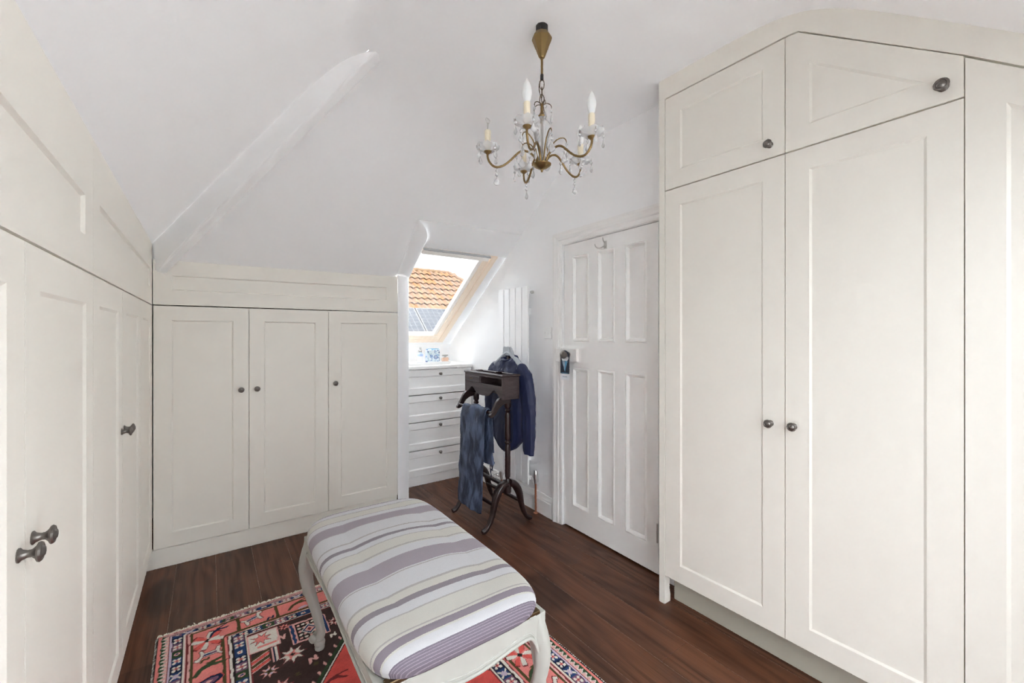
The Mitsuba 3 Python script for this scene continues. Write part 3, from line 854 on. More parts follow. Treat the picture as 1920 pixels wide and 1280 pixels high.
lid = cat([chbox(X0 - 0.008, X1 + 0.006, Y0 - 0.008, Y0 + 0.05, ZTp, ZTp + 0.013, 0.004), chbox(X0 - 0.008, X1 + 0.006, Y1 - 0.05, Y1 + 0.008, ZTp, ZTp + 0.013, 0.004),
           chbox(X0 - 0.008, X0 + 0.035, Y0 + 0.05, Y1 - 0.05, ZTp, ZTp + 0.013, 0.004), chbox(X1 - 0.012, X1 + 0.006, Y0 + 0.05, Y1 - 0.05, ZTp, ZTp + 0.013, 0.004), chbox(X0 + 0.03, X1 - 0.01, Y0 + 0.04, Y1 - 0.04, ZTp - 0.006, ZTp, 0.001)])
add(f'{vs}__top', lid, 'm_mahogany_worn')
dr_ = add(f'{vs}__drawer', cat([chbox(X0 - 0.003, X0 + 0.009, 2.588, Y1 - t - 0.002, 0.957, 1.003, 0.002), chbox(X0 + 0.009, X1 - 0.03, 2.592, Y1 - t - 0.006, 0.955, 0.985, 0.001)]), 'm_mahogany_worn')
add(f'{dr_}__pull', tube(spline([(X0 - 0.002, 2.715, 0.984), (X0 - 0.012, 2.710, 0.981), (X0 - 0.012, 2.690, 0.979), (X0 - 0.002, 2.685, 0.984)], 16), 0.0025, 8), 'm_brass_dark', 40)
# trouser bar on two curved arms
for y in (VA - 0.018, VB + 0.012):
    cur = []
    up = spline([(1.600, 0.875), (1.575, 0.885), (1.545, 0.868), (1.520, 0.832), (1.495, 0.788)], 24)
    lo = spline([(1.482, 0.775), (1.488, 0.758), (1.510, 0.764), (1.545, 0.806), (1.585, 0.835), (1.640, 0.835)], 30)
    pg = Polygon([tuple(p) for p in up] + [tuple(p) for p in lo] + [(1.640, 0.875)])
    am = ext(pg, 0.022)
    am.apply_transform(np.array([[1, 0, 0, 0], [0, 0, 1, y - 0.011], [0, 1, 0, 0], [0, 0, 0, 1.0]]))
    add(f'{vs}__arm', am, 'm_mahogany')
add(f'{vs}__trouser_bar', lathe([(0, 0), (0.010, 0), (0.010, VB - VA + 0.03), (0, VB - VA + 0.03)], 16, (1.502, VA - 0.018, 0.786), axis=None).apply_transform(
    trimesh.transformations.rotation_matrix(-math.pi / 2, [1, 0, 0], [1.502, VA - 0.018, 0.786])), 'm_mahogany', 40)

# hanger: broad shaped, grey, on a short arm of the stand
hx0 = 1.755
hy = 2.505
k = thing('coat_hanger', 'broad grey plastic coat hanger showing in the neck of the navy sweater', 'coat hanger')
pts = spline([(hx0, hy - 0.205, 1.050), (hx0, hy - 0.12, 1.105), (hx0, hy - 0.05, 1.150), (hx0, hy, 1.170), (hx0, hy + 0.05, 1.150), (hx0, hy + 0.12, 1.105), (hx0, hy + 0.205, 1.050)], 60)
add(f'{k}__shoulders', tube(pts, np.interp(np.linspace(0, 1, 60), [0, 0.1, 0.5, 0.9, 1], [0.012, 0.026, 0.016, 0.026, 0.012]), 16, ratio=0.7), 'm_hanger_grey', 50)
add(f'{k}__neck', cat([hull([(hx0 + a, hy + b, z) for a in (-0.010, 0.010) for b, z in ((-0.020, 1.15), (0.020, 1.15), (-0.024, 1.212), (0.020, 1.212))]),
                       hull([(hx0 + a, hy + b, z) for a in (-0.007, 0.007) for b, z in ((0.020, 1.208), (0.055, 1.212), (0.066, 1.150), (0.030, 1.156))]),
                       hull([(hx0 + a, hy + b, z) for a in (-0.007, 0.007) for b, z in ((-0.020, 1.208), (-0.034, 1.205), (-0.074, 1.150), (-0.040, 1.150))])]), 'm_hanger_grey')
add(f'{vs}__hanger_arm', cat([chbox(1.640, hx0, hy - 0.010, hy + 0.010, 1.022, 1.036, 0.003), chbox(hx0 - 0.009, hx0 + 0.009, hy - 0.012, hy + 0.012, 1.022, 1.145, 0.003)]), 'm_mahogany')

# sweater: body and sleeves joined into one cloth surface
k = thing('sweater', 'navy long-sleeved sweater hanging on the stand in front of the radiator', 'sweater')
SX = hx0 + 0.002


def body_rings():
    R = []
    #        z      halfwidth  depth  shift-y
    prof_ = [(0.455, 0.085, 0.022, 0.03), (0.48, 0.12, 0.030, 0.02), (0.53, 0.158, 0.040, 0.008), (0.60, 0.180, 0.045, 0.0), (0.75, 0.188, 0.050, 0), (0.90, 0.192, 0.056, 0), (0.98, 0.200, 0.058, 0), (1.03, 0.205, 0.052, 0), (1.06, 0.185, 0.046, 0), (1.09, 0.150, 0.043, 0),
             (1.12, 0.112, 0.042, 0), (1.140, 0.088, 0.042, 0), (1.150, 0.078, 0.040, 0)]
    P = spline([(a, b * 1.0, c, d) for a, b, c, d in prof_], 70)
    P[:, 1:3] = np.stack([np.interp(P[:, 0], [p[0] for p in prof_], [p[i] for p in prof_]) for i in (1, 2)], 1)
    a = np.linspace(0, 2 * math.pi, 97)[:-1]
    for z, w_, d_, sh in P:
        f = np.clip((1.10 - z) / 0.25, 0, 1)
        c, s = np.sign(np.cos(a)) * np.abs(np.cos(a)) ** 0.8, np.sign(np.sin(a)) * np.abs(np.sin(a)) ** 0.8
        fold = f * 0.010 * (meshkit.noise(np.stack([a * 5.5, a * 0 + z * 2.2, a * 0], -1), 3) - 0.5) * 2
        y = hy + sh + w_ * c
        x = SX - (d_ + fold) * s
        zz = z + (0.030 * (c ** 2) * np.clip((0.60 - z) / 0.14, 0, 1)) - 0.034 * np.clip((z - 1.11) / 0.04, 0, 1) * (s > 0) * np.abs(s)
        R.append(np.stack([x, y, zz], -1))
    return np.array(R)


bm = loft(body_rings())


def sleeve(s, zend, seed):
    c = [(SX, hy + s * 0.140, 1.055), (SX, hy + s * 0.182, 1.022), (SX - 0.002, hy + s * 0.212, 0.955), (SX, hy + s * 0.228, 0.86), (SX, hy + s * 0.236, 0.72), (SX - 0.004, hy + s * 0.240, 0.60), (SX - 0.006, hy + s * 0.242, zend)]
    P = spline(c, 60)
    wv = np.interp(np.linspace(0, 1, 60), [0, 0.15, 0.4, 0.8, 1], [0.050, 0.066, 0.066, 0.058, 0.052])
    dv = np.interp(np.linspace(0, 1, 60), [0, 0.3, 1], [0.040, 0.044, 0.024])
    tg = np.gradient(P, axis=0)
    tg /= np.linalg.norm(tg, axis=1, keepdims=True)
    a = np.linspace(0, 2 * math.pi, 49)[:-1]
    R = []
    for i in range(60):
        side_ = np.cross(tg[i], [1, 0, 0])
        side_ /= np.linalg.norm(side_)
        f = 0.005 * (meshkit.noise(np.stack([a * 3, a * 0 + P[i, 2] * 7, a * 0 + seed], -1), seed) - 0.5) * 2
        R.append(P[i] + (wv[i] + f)[:, None] * np.cos(a)[:, None] * side_ + ((dv[i] + f) * np.sin(a))[:, None] * np.array([-1.0, 0, 0]))
    return loft(np.array(R))


def man(m):
    m = m.copy()
    m.merge_vertices()
    return m3.Manifold(m3.Mesh(np.asarray(m.vertices, np.float32), np.asarray(m.faces, np.uint32)))


def unite(ms):
    M_ = man(ms[0])
    for o in ms[1:]:
        M_ = M_ + man(o)
    r = M_.to_mesh()
    return trimesh.Trimesh(r.vert_properties[:, :3], r.tri_verts, process=False)


try:
    sw = unite([bm, sleeve(-1, 0.490, 4), sleeve(1, 0.53, 9)])
    # neck opening
    neck = trimesh.creation.icosphere(3, 1.0)
    neck.apply_scale([0.036, 0.062, 0.045])
    neck.apply_translation([SX - 0.004, hy, 1.160])
    M_ = man(sw) - man(neck)
    r = M_.refine_to_length(0.012).to_mesh()
    sw = trimesh.Trimesh(r.vert_properties[:, :3], r.tri_verts, process=True)
    trimesh.smoothing.filter_taubin(sw, iterations=6)
    v = np.array(sw.vertices)
    nrm = sw.vertex_normals
    f = meshkit.noise(np.stack([v[:, 1] * 28, v[:, 0] * 10, v[:, 2] * 6 + v[:, 1] * 9], -1), 11) - 0.5
    f2 = meshkit.noise(np.stack([v[:, 1] * 50 + v[:, 2] * 20, v[:, 0] * 10, v[:, 2] * 30], -1), 12) - 0.5
    sw.vertices = v + nrm * (0.012 * f + 0.006 * f2)[:, None]
except Exception as e:
    print('sweater', e)
    sw = cat([bm, sleeve(-1, 0.490, 4), sleeve(1, 0.53, 9)])
add(f'{k}__body', sw, 'm_navy', True)
a = np.linspace(0, 2 * math.pi, 60)
cp = np.stack([SX - 0.004 - 0.038 * np.sin(a), hy + 0.068 * np.cos(a), 1.141 - 0.026 * np.clip(np.sin(a), 0, 1) + 0.010 * np.clip(-np.sin(a), 0, 1)], -1)
add(f'{k}__collar', tube(cp, 0.0055, 10), 'm_navy', True)

# trousers over the bar
k = thing('trousers', 'faded blue linen trousers draped over the bar of the clothes stand', 'trousers')
BX, BZ = 1.502, 0.786


def drape(front_z, back_z, y0f, y1f, y0b, y1b, thick, seed, out=0.0):
    """A folded cloth over the bar: front end, over the bar, back end; a flattened tube with creases."""
    pts = [(BX - 0.030 - out, front_z)] + [(BX - 0.026 - out * 0.8, z) for z in np.linspace(front_z + 0.1, BZ - 0.04, 8)] + [(BX - (0.018 + out) * math.cos(t), BZ + (0.020 + out) * math.sin(t)) for t in np.linspace(0.2, math.pi - 0.2, 7)]
    pts += [(BX + 0.024 + out, z) for z in np.linspace(BZ - 0.05, back_z, 6)]
    P = spline(pts, 120)
    a = np.linspace(0, 2 * math.pi, 65)[:-1]
    tg = np.gradient(P, axis=0)
    tg /= np.linalg.norm(tg, axis=1, keepdims=True)
    t_ = np.linspace(0, 1, 120)
    R = []
    for i, (x, z) in enumerate(P):
        bend = np.interp(t_[i], [0, 0.62, 1], [0, 0.5, 1])
        ya, yb2 = y0f + (y0b - y0f) * bend, y1f + (y1b - y1f) * bend
        nx, nz = -tg[i, 1], tg[i, 0]
        th = thick * (0.45 + 0.55 * min(1, abs(z - BZ) / 0.25))
        c, s = np.sign(np.cos(a)) * np.abs(np.cos(a)) ** 0.7, np.sin(a)
        y = 0.5 * (ya + yb2) + 0.5 * (yb2 - ya) * c
        q3 = np.stack([y * 24 + 0.4 * z * 12, 0 * y + z * 11, 0 * y + seed + (s > 0) * 5], -1)
        f = (meshkit.noise(q3, seed) - 0.5) * 0.022 + (meshkit.noise(q3 * 2.3, seed + 1) - 0.5) * 0.012
        off = th * s + f * (np.abs(s) ** 0.5) * np.where(s > 0, 1, 0.4)
        R.append(np.stack([x - nx * off * -1, y, z + nz * off], -1))
    return loft(np.array(R))


lm = drape(0.105, 0.52, 2.418, 2.742, 2.34, 2.66, 0.017, 3)
add(f'{k}__leg', lm, 'm_denim', True)
lm2 = drape(0.150, 0.44, 2.50, 2.748, 2.335, 2.60, 0.012, 21, out=-0.010)
add(f'{k}__leg', lm2, 'm_denim', True)
for i, (dy, dz, w_) in enumerate(((0.0, -0.10, 0.02), (0.012, -0.075, -0.012), (-0.01, -0.06, 0.015))):
    p0 = np.array([BX + 0.030, 2.385, 0.452])
    add(f'{k}__drawstring', tube(spline([p0, p0 + [0.004, w_, -0.02], p0 + [0.006, dy + w_, dz * 0.6], p0 + [0.0, dy, dz]], 24), 0.0035, 8), 'm_cord', 50)
add(f'{k}__waistband', tube(spline([(BX + 0.026, 2.350, 0.452), (BX + 0.014, 2.40, 0.446), (BX + 0.018, 2.47, 0.450), (BX + 0.03, 2.58, 0.452)], 24), 0.013, 12, ratio=0.7), 'm_denim', 50)
# ------------------------------------------------------------------ rug
RX0, RX1, RY0, RY1 = -0.184, 1.196, 0.32, 2.350
PAL = {'coral': lin(208, 124, 118), 'pink': lin(208, 160, 155), 'red': lin(200, 84, 78), 'dred': lin(112, 44, 46), 'navy': lin(38, 58, 98), 'dnavy': lin(28, 36, 62), 'green': lin(48, 66, 44), 'olive': lin(74, 66, 40),
       'white': lin(206, 200, 190), 'lilac': lin(186, 170, 186), 'brown': lin(62, 46, 44), 'mauve': lin(112, 78, 100), 'dark': lin(40, 32, 32)}
st = 0.003
gx = np.arange(RX0, RX1 + st / 2, st)
gy = np.arange(RY0, RY1 + st / 2, st)
GX, GY = np.meshgrid(gx, gy, indexing='ij')
rng = np.random.RandomState(3)
jx = 0.0012 * (meshkit.noise(np.stack([GX * 60, GY * 60, GX * 0], -1), 1) - 0.5)
jy = 0.0012 * (meshkit.noise(np.stack([GX * 60, GY * 60, GX * 0 + 5], -1), 2) - 0.5)
PXc, PYc = GX + jx, GY + jy
C = np.zeros(GX.shape + (3,))
A = np.minimum(PXc - RX0, RX1 - PXc)
Bd = np.minimum(RY1 - PYc, PYc - RY0)
# depth into the border on one scale: 0-1 edge, 1-2 guard, 2-3 broad band, 3-4 inner guard, 4+ field
LA = np.interp(A, [0, 0.057, 0.094, 0.120, 0.233, 0.259, 0.304, 0.316, 1.0], [0, 1, 2, 2.2, 3, 3.2, 4, 4.2, 10])
LB = np.interp(Bd, [0, 0.024, 0.047, 0.056, 0.162, 0.172, 0.206, 0.217, 1.0], [0, 1, 2, 2.2, 3, 3.2, 4, 4.2, 10])
side = LA < LB
D = np.where(side, LA, LB)
AL = np.where(side, PYc, PXc)                # along the border
AC = np.where(side, A, Bd)


def put(mask, name):
    C[mask] = PAL[name]


put(D >= 0, 'coral')
put(D > 4.2, 'brown')
# edge
e = (D < 1)
put(e & ~side, 'pink')
put(e & ~side & (Bd > 0.005) & (Bd < 0.008), 'dred')
put(e & ~side & (Bd > 0.012) & (Bd < 0.015), 'mauve')
put(e & ~side & (Bd > 0.018) & (Bd < 0.021), 'dark')
es = e & side
put(es, 'pink')
put(es & (A < 0.010), 'dark')
put(es & (A < 0.006) & ((AL / 0.010) % 1 < 0.45), 'white')
put(es & (A >= 0.010) & (A < 0.021), 'coral')
zz = np.abs((AL / 0.022) % 1 - 0.5) * 2
put(es & (A >= 0.021) & (A < 0.024 + 0.018 * zz + 0.004), 'white')
put(es & (A >= 0.021) & (A < 0.022 + 0.018 * zz), 'green')
put(es & (A > 0.047) & (A < 0.050), 'dred')
put(es & (A > 0.050), 'lilac')


def guard(lo, hi, seed):
    g = (D >= lo) & (D < hi)
    f = (D - lo) / (hi - lo)
    per = 0.047
    ci = np.floor(AL / per).astype(int)
    fr = AL / per - ci
    kind = (ci * 7 + seed + (ci // 3)) % 6
    base = np.array([0, 1, 2, 0, 3, 0])[kind % 6]
    for i, nm in enumerate(('navy', 'green', 'mauve', 'dnavy')):
        put(g & (base == i), nm)
    # two white petals and a red heart
    for cx_, cy_, rx, ry in ((0.30, 0.28, 0.15, 0.17), (0.70, 0.72, 0.15, 0.17), (0.30, 0.72, 0.13, 0.14), (0.70, 0.28, 0.13, 0.14)):
        d = ((fr - cx_) / rx) ** 2 + ((f - cy_) / ry) ** 2
        put(g & (d < 1) & (kind % 2 == 0), 'white')
    d = ((fr - 0.5) / 0.13) ** 2 + ((f - 0.5) / 0.20) ** 2
    put(g & (d < 1) & (kind % 2 == 0), 'coral')
    put(g & (d < 0.25) & (kind % 2 == 0), 'dred')
    d = ((fr - 0.5) / 0.20) ** 2 + ((f - 0.5) / 0.28) ** 2
    put(g & (d < 1) & (kind == 1), 'pink')
    put(g & (d < 0.30) & (kind == 1), 'navy')
    put(g & (np.abs(np.abs(fr - 0.5) - np.abs(f - 0.5) * 0.8) < 0.10) & (kind == 3), 'white')
    put(g & (np.abs(fr - 0.5) + np.abs(f - 0.5) < 0.30) & (kind == 3), 'lilac')
    put(g & (np.abs(fr - 0.5) < 0.2) & (np.abs(f - 0.5) < 0.18) & (kind == 5), 'white')
    put(g & (np.abs(fr - 0.5) < 0.08) & (np.abs(f - 0.5) < 0.08) & (kind == 5), 'red')
    put(g & ((f < 0.07) | (f > 0.93)), 'dark')


guard(1, 2, 0)
s_ = (D >= 2) & (D < 2.2)
put(s_, 'pink')
put(s_ & (D < 2.05), 'white')
put(s_ & (D > 2.08) & (D < 2.13), 'dred')
put((D >= 2.18) & (D < 2.26), 'olive')
put((D >= 2.92) & (D < 3.0), 'olive')
s_ = (D >= 3) & (D < 3.2)
put(s_, 'coral')
put(s_ & (D > 3.06), 'dred')
put(s_ & (D > 3.10), 'white')
put(s_ & (D > 3.17), 'dark')
guard(3.2, 4.0, 2)
s_ = (D >= 4.0) & (D < 4.2)
put(s_, 'white')
put(s_ & (D > 4.1), 'dred')


def stamp(poly, name, cx, cy, sx=1.0, sy=None, rot=0.0):
    sy = sx if sy is None else sy
    P = np.asarray(poly, float) * [sx, sy]
    c, s = math.cos(rot), math.sin(rot)
    P = P @ np.array([[c, s], [-s, c]]) + [cx, cy]
    x0, y0 = P.min(0) - 0.004
    x1, y1 = P.max(0) + 0.004
    i0, i1 = np.searchsorted(gx, [x0, x1])
    j0, j1 = np.searchsorted(gy, [y0, y1])
    if i1 <= i0 or j1 <= j0:
        return
    X, Y = PXc[i0:i1, j0:j1], PYc[i0:i1, j0:j1]
    ins = np.zeros(X.shape, bool)
    xa, ya_ = P[-1]
    for xb, yb2 in P:
        cr = ((ya_ > Y) != (yb2 > Y)) & (X < (xb - xa) * (Y - ya_) / (yb2 - ya_ + 1e-12) + xa)
        ins ^= cr
        xa, ya_ = xb, yb2
    C[i0:i1, j0:j1][ins] = PAL[name]


PETAL = [(0.05, 0.0), (0.45, 0.34), (0.95, 0.42), (1.02, 0.10), (0.5, 0.02)]
PETAL2 = [(0.05, 0.0), (0.45, -0.34), (0.95, -0.42), (1.02, -0.10), (0.5, -0.02)]
HORSE = [(-1, -.6), (-.75, -.6), (-.62, -.1), (.3, -.1), (.45, -.6), (.65, -.6), (.6, .1), (.9, .55), (1.05, .45), (1.1, .7), (.75, .95), (.45, .4), (-.7, .4), (-1.1, .75), (-1.15, .6), (-.9, .25)]
DEER = [(-1.2, -.55), (-1.0, -.65), (-.45, -.05), (.2, -.02), (.9, -.35), (1.2, -.3), (.55, .1), (.35, .35), (1.25, .45), (1.25, .6), (.2, .5), (-.3, .38), (-.75, .1)]
STAR = [(math.cos(t) * (1.0 if i % 2 == 0 else 0.42), math.sin(t) * (1.0 if i % 2 == 0 else 0.42)) for i, t in enumerate(np.linspace(0, 2 * math.pi, 17)[:-1])]
OCT = [(math.cos(t), math.sin(t)) for t in np.linspace(0, 2 * math.pi, 9)[:-1] + math.pi / 8]
SQ = [(-1, -1), (1, -1), (1, 1), (-1, 1)]
DIA = [(-1, 0), (0, -1), (1, 0), (0, 1)]
ZIG = [(-1, -.8), (-.6, -.8), (-.1, .1), (.2, -.8), (.6, -.8), (.9, .8), (.55, .8), (.25, 0), (-.05, .8), (-.5, .8)]
BAR = [(-1, -.12), (1, -.12), (1, .12), (-1, .12)]


def outline(poly, name, cx, cy, sx, sy, rot):
    P = np.asarray(Polygon(np.asarray(poly, float) * [sx, sy]).buffer(0.0032, join_style=2).exterior.coords)[:-1]
    stamp(P, name, cx, cy, 1.0, 1.0, rot)


def xflower(cx, cy, s, rot=0.0):
    for q in range(4):
        a = rot + math.pi / 4 + q * math.pi / 2
        stamp(np.array(PETAL) * 1.12, 'dred', cx, cy, s, s, a)
        stamp(np.array(PETAL2) * 1.12, 'dred', cx, cy, s, s, a)
        stamp(PETAL, 'white', cx, cy, s, s, a)
        stamp(PETAL2, 'red', cx, cy, s, s, a)
    stamp(DIA, 'dark', cx, cy, s * 0.22)


def horse(cx, cy, s, rot=0.0, c1='white', c2='mauve'):
    outline(HORSE, 'dred', cx, cy, s, s, rot)
    stamp(HORSE, c1, cx, cy, s, s, rot)
    stamp([(-.7, .02), (.35, .02), (.5, .32), (-.7, .32)], c2, cx, cy, s, s, rot)
    stamp([(-.2, .05), (.3, .05), (.3, .26), (-.2, .26)], 'navy', cx, cy, s, s, rot)


def rosette(cx, cy, s, c1='pink', c2='red', c3='white'):
    stamp(STAR, 'dred', cx, cy, s * 1.16)
    stamp(STAR, c1, cx, cy, s)
    stamp(STAR, c2, cx, cy, s * 0.7, None, 0.39)
    for q in range(4):
        a = q * math.pi / 2 + 0.4
        stamp(OCT, c3, cx + 0.42 * s * math.cos(a), cy + 0.42 * s * math.sin(a), s * 0.15)
    stamp(DIA, 'dark', cx, cy, s * 0.2)


# broad side bands, both sides
for sgn, xc in ((1, RX0 + 0.1765), (-1, RX1 - 0.1765)):
    seq = [('x', 2.205), ('h', 2.125), ('d', 2.03), ('e', 1.94), ('x', 1.85), ('h', 1.76), ('d', 1.66), ('r', 1.56), ('e', 1.47), ('x', 1.38), ('d', 1.28), ('h', 1.19), ('r', 1.10), ('x', 1.0), ('e', 0.9), ('d', 0.8), ('h', 0.7), ('x', 0.6)]
    for kd, y in seq:
        if kd == 'x':
            xflower(xc, y, 0.056, 0.25)
        elif kd == 'h':
            horse(xc, y - 0.008, 0.041, math.pi if sgn > 0 else 0)
            stamp(ZIG, 'olive', xc - 0.01 * sgn, y - 0.045, 0.022, 0.010, 0.3)
        elif kd == 'd':
            outline(DEER, 'olive', xc, y, 0.046, 0.040, 0.25)
            stamp(DEER, 'green', xc, y, 0.046, 0.040, 0.25)
            stamp(BAR, 'olive', xc + 0.02, y + 0.03, 0.03, 0.02, 0.2)
        elif kd == 'e':
            outline(OCT, 'red', xc, y, 0.050, 0.026, 0.3)
            stamp(OCT, 'dnavy', xc, y, 0.050, 0.026, 0.3)
            stamp(OCT, 'mauve', xc, y, 0.036, 0.016, 0.3)
            stamp(DIA, 'pink', xc, y, 0.018, 0.008, 0.3)
        else:
            rosette(xc, y, 0.045, 'dred', 'green', 'white')
            stamp(ZIG, 'dred', xc, y - 0.055, 0.04, 0.014)
# end bands
for sgn, yc in ((1, RY1 - 0.109), (-1, RY0 + 0.109)):
    xs = [0.02, 0.165, 0.30, 0.415, 0.52, 0.63, 0.75, 0.86, 0.97]
    for i, x in enumerate(xs):
        kd = ('deer', 'horse', 'deer2', 'bar', 'horse', 'deer', 'bar', 'horse', 'deer2')[i]
        if kd == 'deer':
            stamp(DEER, 'dnavy', x + 0.01, yc + 0.012, 0.036, 0.034, 0.4)
            stamp(OCT, 'white', x - 0.005, yc - 0.033, 0.022, 0.009, 0.4)
        elif kd == 'deer2':
            stamp(DEER, 'olive', x + 0.05, yc + 0.01, 0.05, 0.04, 0.2)
            stamp(OCT, 'lilac', x + 0.06, yc - 0.03, 0.022, 0.008, 0.2)
        elif kd == 'horse':
            horse(x, yc + 0.006, 0.040, 0.35)
            stamp(ZIG, 'dnavy', x + 0.06, yc - 0.03, 0.02, 0.012, 0.2)
        else:
            stamp(SQ, 'olive', x, yc, 0.007, 0.034)
    stamp(SQ, 'olive', 0.105, yc, 0.007, 0.050)
    stamp(SQ, 'olive', 0.255, yc, 0.007, 0.046)

# field, both ends alike about the middle of the rug
XC, YC = 0.508, 1.335


def both(fn, x, y, *a, **kw):
    for mx in (1, -1):
        for my in (1, -1):
            fn(XC + mx * (x - XC), YC + my * (y - YC), *a, **kw)


def whitebox(cx, cy):
    stamp(SQ, 'pink', cx, cy, 0.058, 0.064)
    stamp(SQ, 'white', cx, cy, 0.052, 0.058)
    stamp(STAR, 'dred', cx - 0.008, cy + 0.016, 0.046, 0.046, 0.2)
    stamp(STAR, 'coral', cx - 0.008, cy + 0.016, 0.038, 0.038, 0.2)
    stamp(BAR, 'coral', cx + 0.01, cy - 0.036, 0.036, 0.05, 0.0)
    for i in range(4):
        stamp(BAR, 'red' if i % 2 else 'olive', cx - 0.02, cy - 0.085 - 0.022 * i, 0.036, 0.05, 0.5)
        stamp(BAR, 'pink', cx - 0.02, cy - 0.095 - 0.022 * i, 0.036, 0.02, 0.5)
    for i, c_ in enumerate(('pink', 'dnavy', 'white', 'dred')):
        stamp(SQ, c_, cx + 0.022 + 0.007 * i, cy - 0.115, 0.0036, 0.046)


def lattice(cx, cy):
    stamp(SQ, 'pink', cx, cy, 0.074, 0.072)
    stamp(SQ, 'dark', cx, cy, 0.070, 0.068)
    stamp(SQ, 'pink', cx, cy, 0.058, 0.068)
    stamp(SQ, 'navy', cx - 0.064, cy, 0.006, 0.068)
    stamp(SQ, 'navy', cx + 0.064, cy, 0.006, 0.068)
    stamp(SQ, 'dark', cx, cy, 0.050, 0.060)
    for i in range(-2, 3):
        for j in range(-2, 3):
            stamp(OCT, 'white' if (i + j) % 2 else 'pink', cx + 0.019 * i, cy + 0.023 * j, 0.0075, 0.0075)
    stamp(DIA, 'white', cx, cy, 0.034, 0.040)
    stamp(DIA, 'navy', cx, cy, 0.028, 0.033)
    stamp(DIA, 'pink', cx, cy, 0.020, 0.022)
    stamp(DIA, 'dred', cx, cy, 0.010, 0.011)


both(whitebox, 0.182, 2.064)
both(lattice, 0.354, 2.03)
both(rosette, 0.270, 1.905, 0.050, 'white', 'coral', 'white')
both(rosette, 0.185, 1.86, 0.034, 'pink', 'olive', 'lilac')
both(rosette, 0.265, 2.105, 0.024, 'coral', 'dred', 'pink')
both(rosette, 0.455, 2.02, 0.030, 'pink', 'dred', 'white')
both(rosette, 0.21, 1.75, 0.045, 'pink', 'red', 'white')
both(lambda x, y: stamp(ZIG, 'pink', x, y, 0.022, 0.020), 0.245, 2.04)
both(lambda x, y: stamp(ZIG, 'pink', x, y, 0.024, 0.018, 0.2), 0.37, 1.905)
both(lambda x, y: stamp(ZIG, 'pink', x, y, 0.024, 0.02, 0.4), 0.335, 1.83)
both(lambda x, y: stamp(ZIG, 'white', x, y, 0.018, 0.014, 0.4), 0.43, 1.93)
both(rosette, 0.17, 1.62, 0.04, 'coral', 'white', 'dred')
for q in range(90):
    x_, y_ = XC + rng.uniform(-0.37, 0.37), YC + rng.choice([-1, 1]) * rng.uniform(0.2, 0.77)
    if abs(x_ - XC) * 1.43 + abs(y_ - YC) > 0.68 and not any(abs(abs(x_ - XC) - a_) < w_ and abs(abs(y_ - YC) - b_) < h_ for a_, b_, w_, h_ in ((0.326, 0.70, 0.09, 0.20), (0.154, 0.695, 0.09, 0.09), (0.238, 0.57, 0.06, 0.06))):
        stamp([ZIG, DIA, STAR, BAR][q % 4], ['pink', 'coral', 'olive', 'lilac', 'dred'][q % 5], x_, y_, 0.012, 0.012, rng.uniform(0, 3))
# medallion
mask = (D > 4.2)
md = np.abs(PXc - XC) * 1.43 + np.abs(PYc - YC)
put(mask & (md < 0.655) & (md > 0.60) & (((np.abs(PXc - XC) - 0.4 * np.abs(PYc - YC) + 5) / 0.042) % 1 < 0.24), 'pink')
put(mask & (md < 0.625), 'green')
put(mask & (md < 0.600), 'dark')
put(mask & (md < 0.594), 'white')
put(mask & (md < 0.584), 'dark')
put(mask & (md < 0.578), 'red')
i2 = mask & (np.abs(PXc - XC) * 1.1 + np.abs(PYc - YC) < 0.31)
put(i2, 'dark')
i2 = mask & (np.abs(PXc - XC) * 1.1 + np.abs(PYc - YC) < 0.302)
put(i2, 'lilac')
i2 = mask & (np.abs(PXc - XC) * 1.1 + np.abs(PYc - YC) < 0.285)
put(i2, 'brown')
rosette(XC, YC, 0.10, 'pink', 'navy', 'white')
for q in range(6):
    rosette(XC + 0.14 * math.cos(q * 1.047), YC + 0.14 * math.sin(q * 1.047), 0.04, 'coral', 'navy', 'white')
for mx in (-1, 1):
    for my in (-1, 1):
        stamp(DEER, 'dred', XC + mx * 0.12, YC + my * 0.34, 0.04, 0.04)
# wool: abrash and pile
C *= (0.86 + 0.28 * meshkit.fbm(np.stack([GX * 9, GY * 30, GX * 0], -1), 3, 8))[..., None] * (0.90 + 0.20 * rng.rand(*GX.shape))[..., None]
Hh = 0.0075 + 0.0014 * rng.rand(*GX.shape) - 0.002 * ((GX - RX0 < 0.004) | (RX1 - GX < 0.004))
wob = 0.004 * np.sin(GY * 7)
P = np.stack([GX + wob, GY + 0.006 * np.sin(GX * 5), Hh], -1)
rugm = grid(P)
k = thing('rug', 'red and navy patterned wool rug with a cream fringe, lying under the bench', 'rug')
add(f'{k}__pile', rugm, 'm_vcol', True, color=C.reshape(-1, 3))
edge = []
for seq in (P[:, 0], P[::-1, -1], P[0, ::-1], P[-1]):
    lo = seq.copy()
    lo[:, 2] = 0.0006
    edge.append(grid(np.stack([lo, seq])))
mat('m_rug_edge', PAL['dark'], 0.9, spec=0.1)
add(f'{k}__edge', cat(edge), 'm_rug_edge')
fr_ = []
rf = np.random.RandomState(4)
for x in np.arange(RX0 + 0.003, RX1 - 0.003, 0.0042):
    y0 = RY1 + 0.006 * math.sin(x * 5)
    l_ = rf.uniform(0.012, 0.028) * (1.5 if rf.rand() < 0.08 else 1)
    dx_ = rf.uniform(-0.010, 0.010)
    z0 = 0.006
    pts = np.array([(x, y0 - 0.002, z0), (x + dx_ * 0.3, y0 + l_ * 0.45, z0 + rf.uniform(0.0, 0.004)), (x + dx_, y0 + l_, 0.0022)])
    fr_.append(tube(pts, [0.0022, 0.0024, 0.0012], 5))
kf = add(f'{k}__fringe', cat(fr_), 'm_fringe', True)
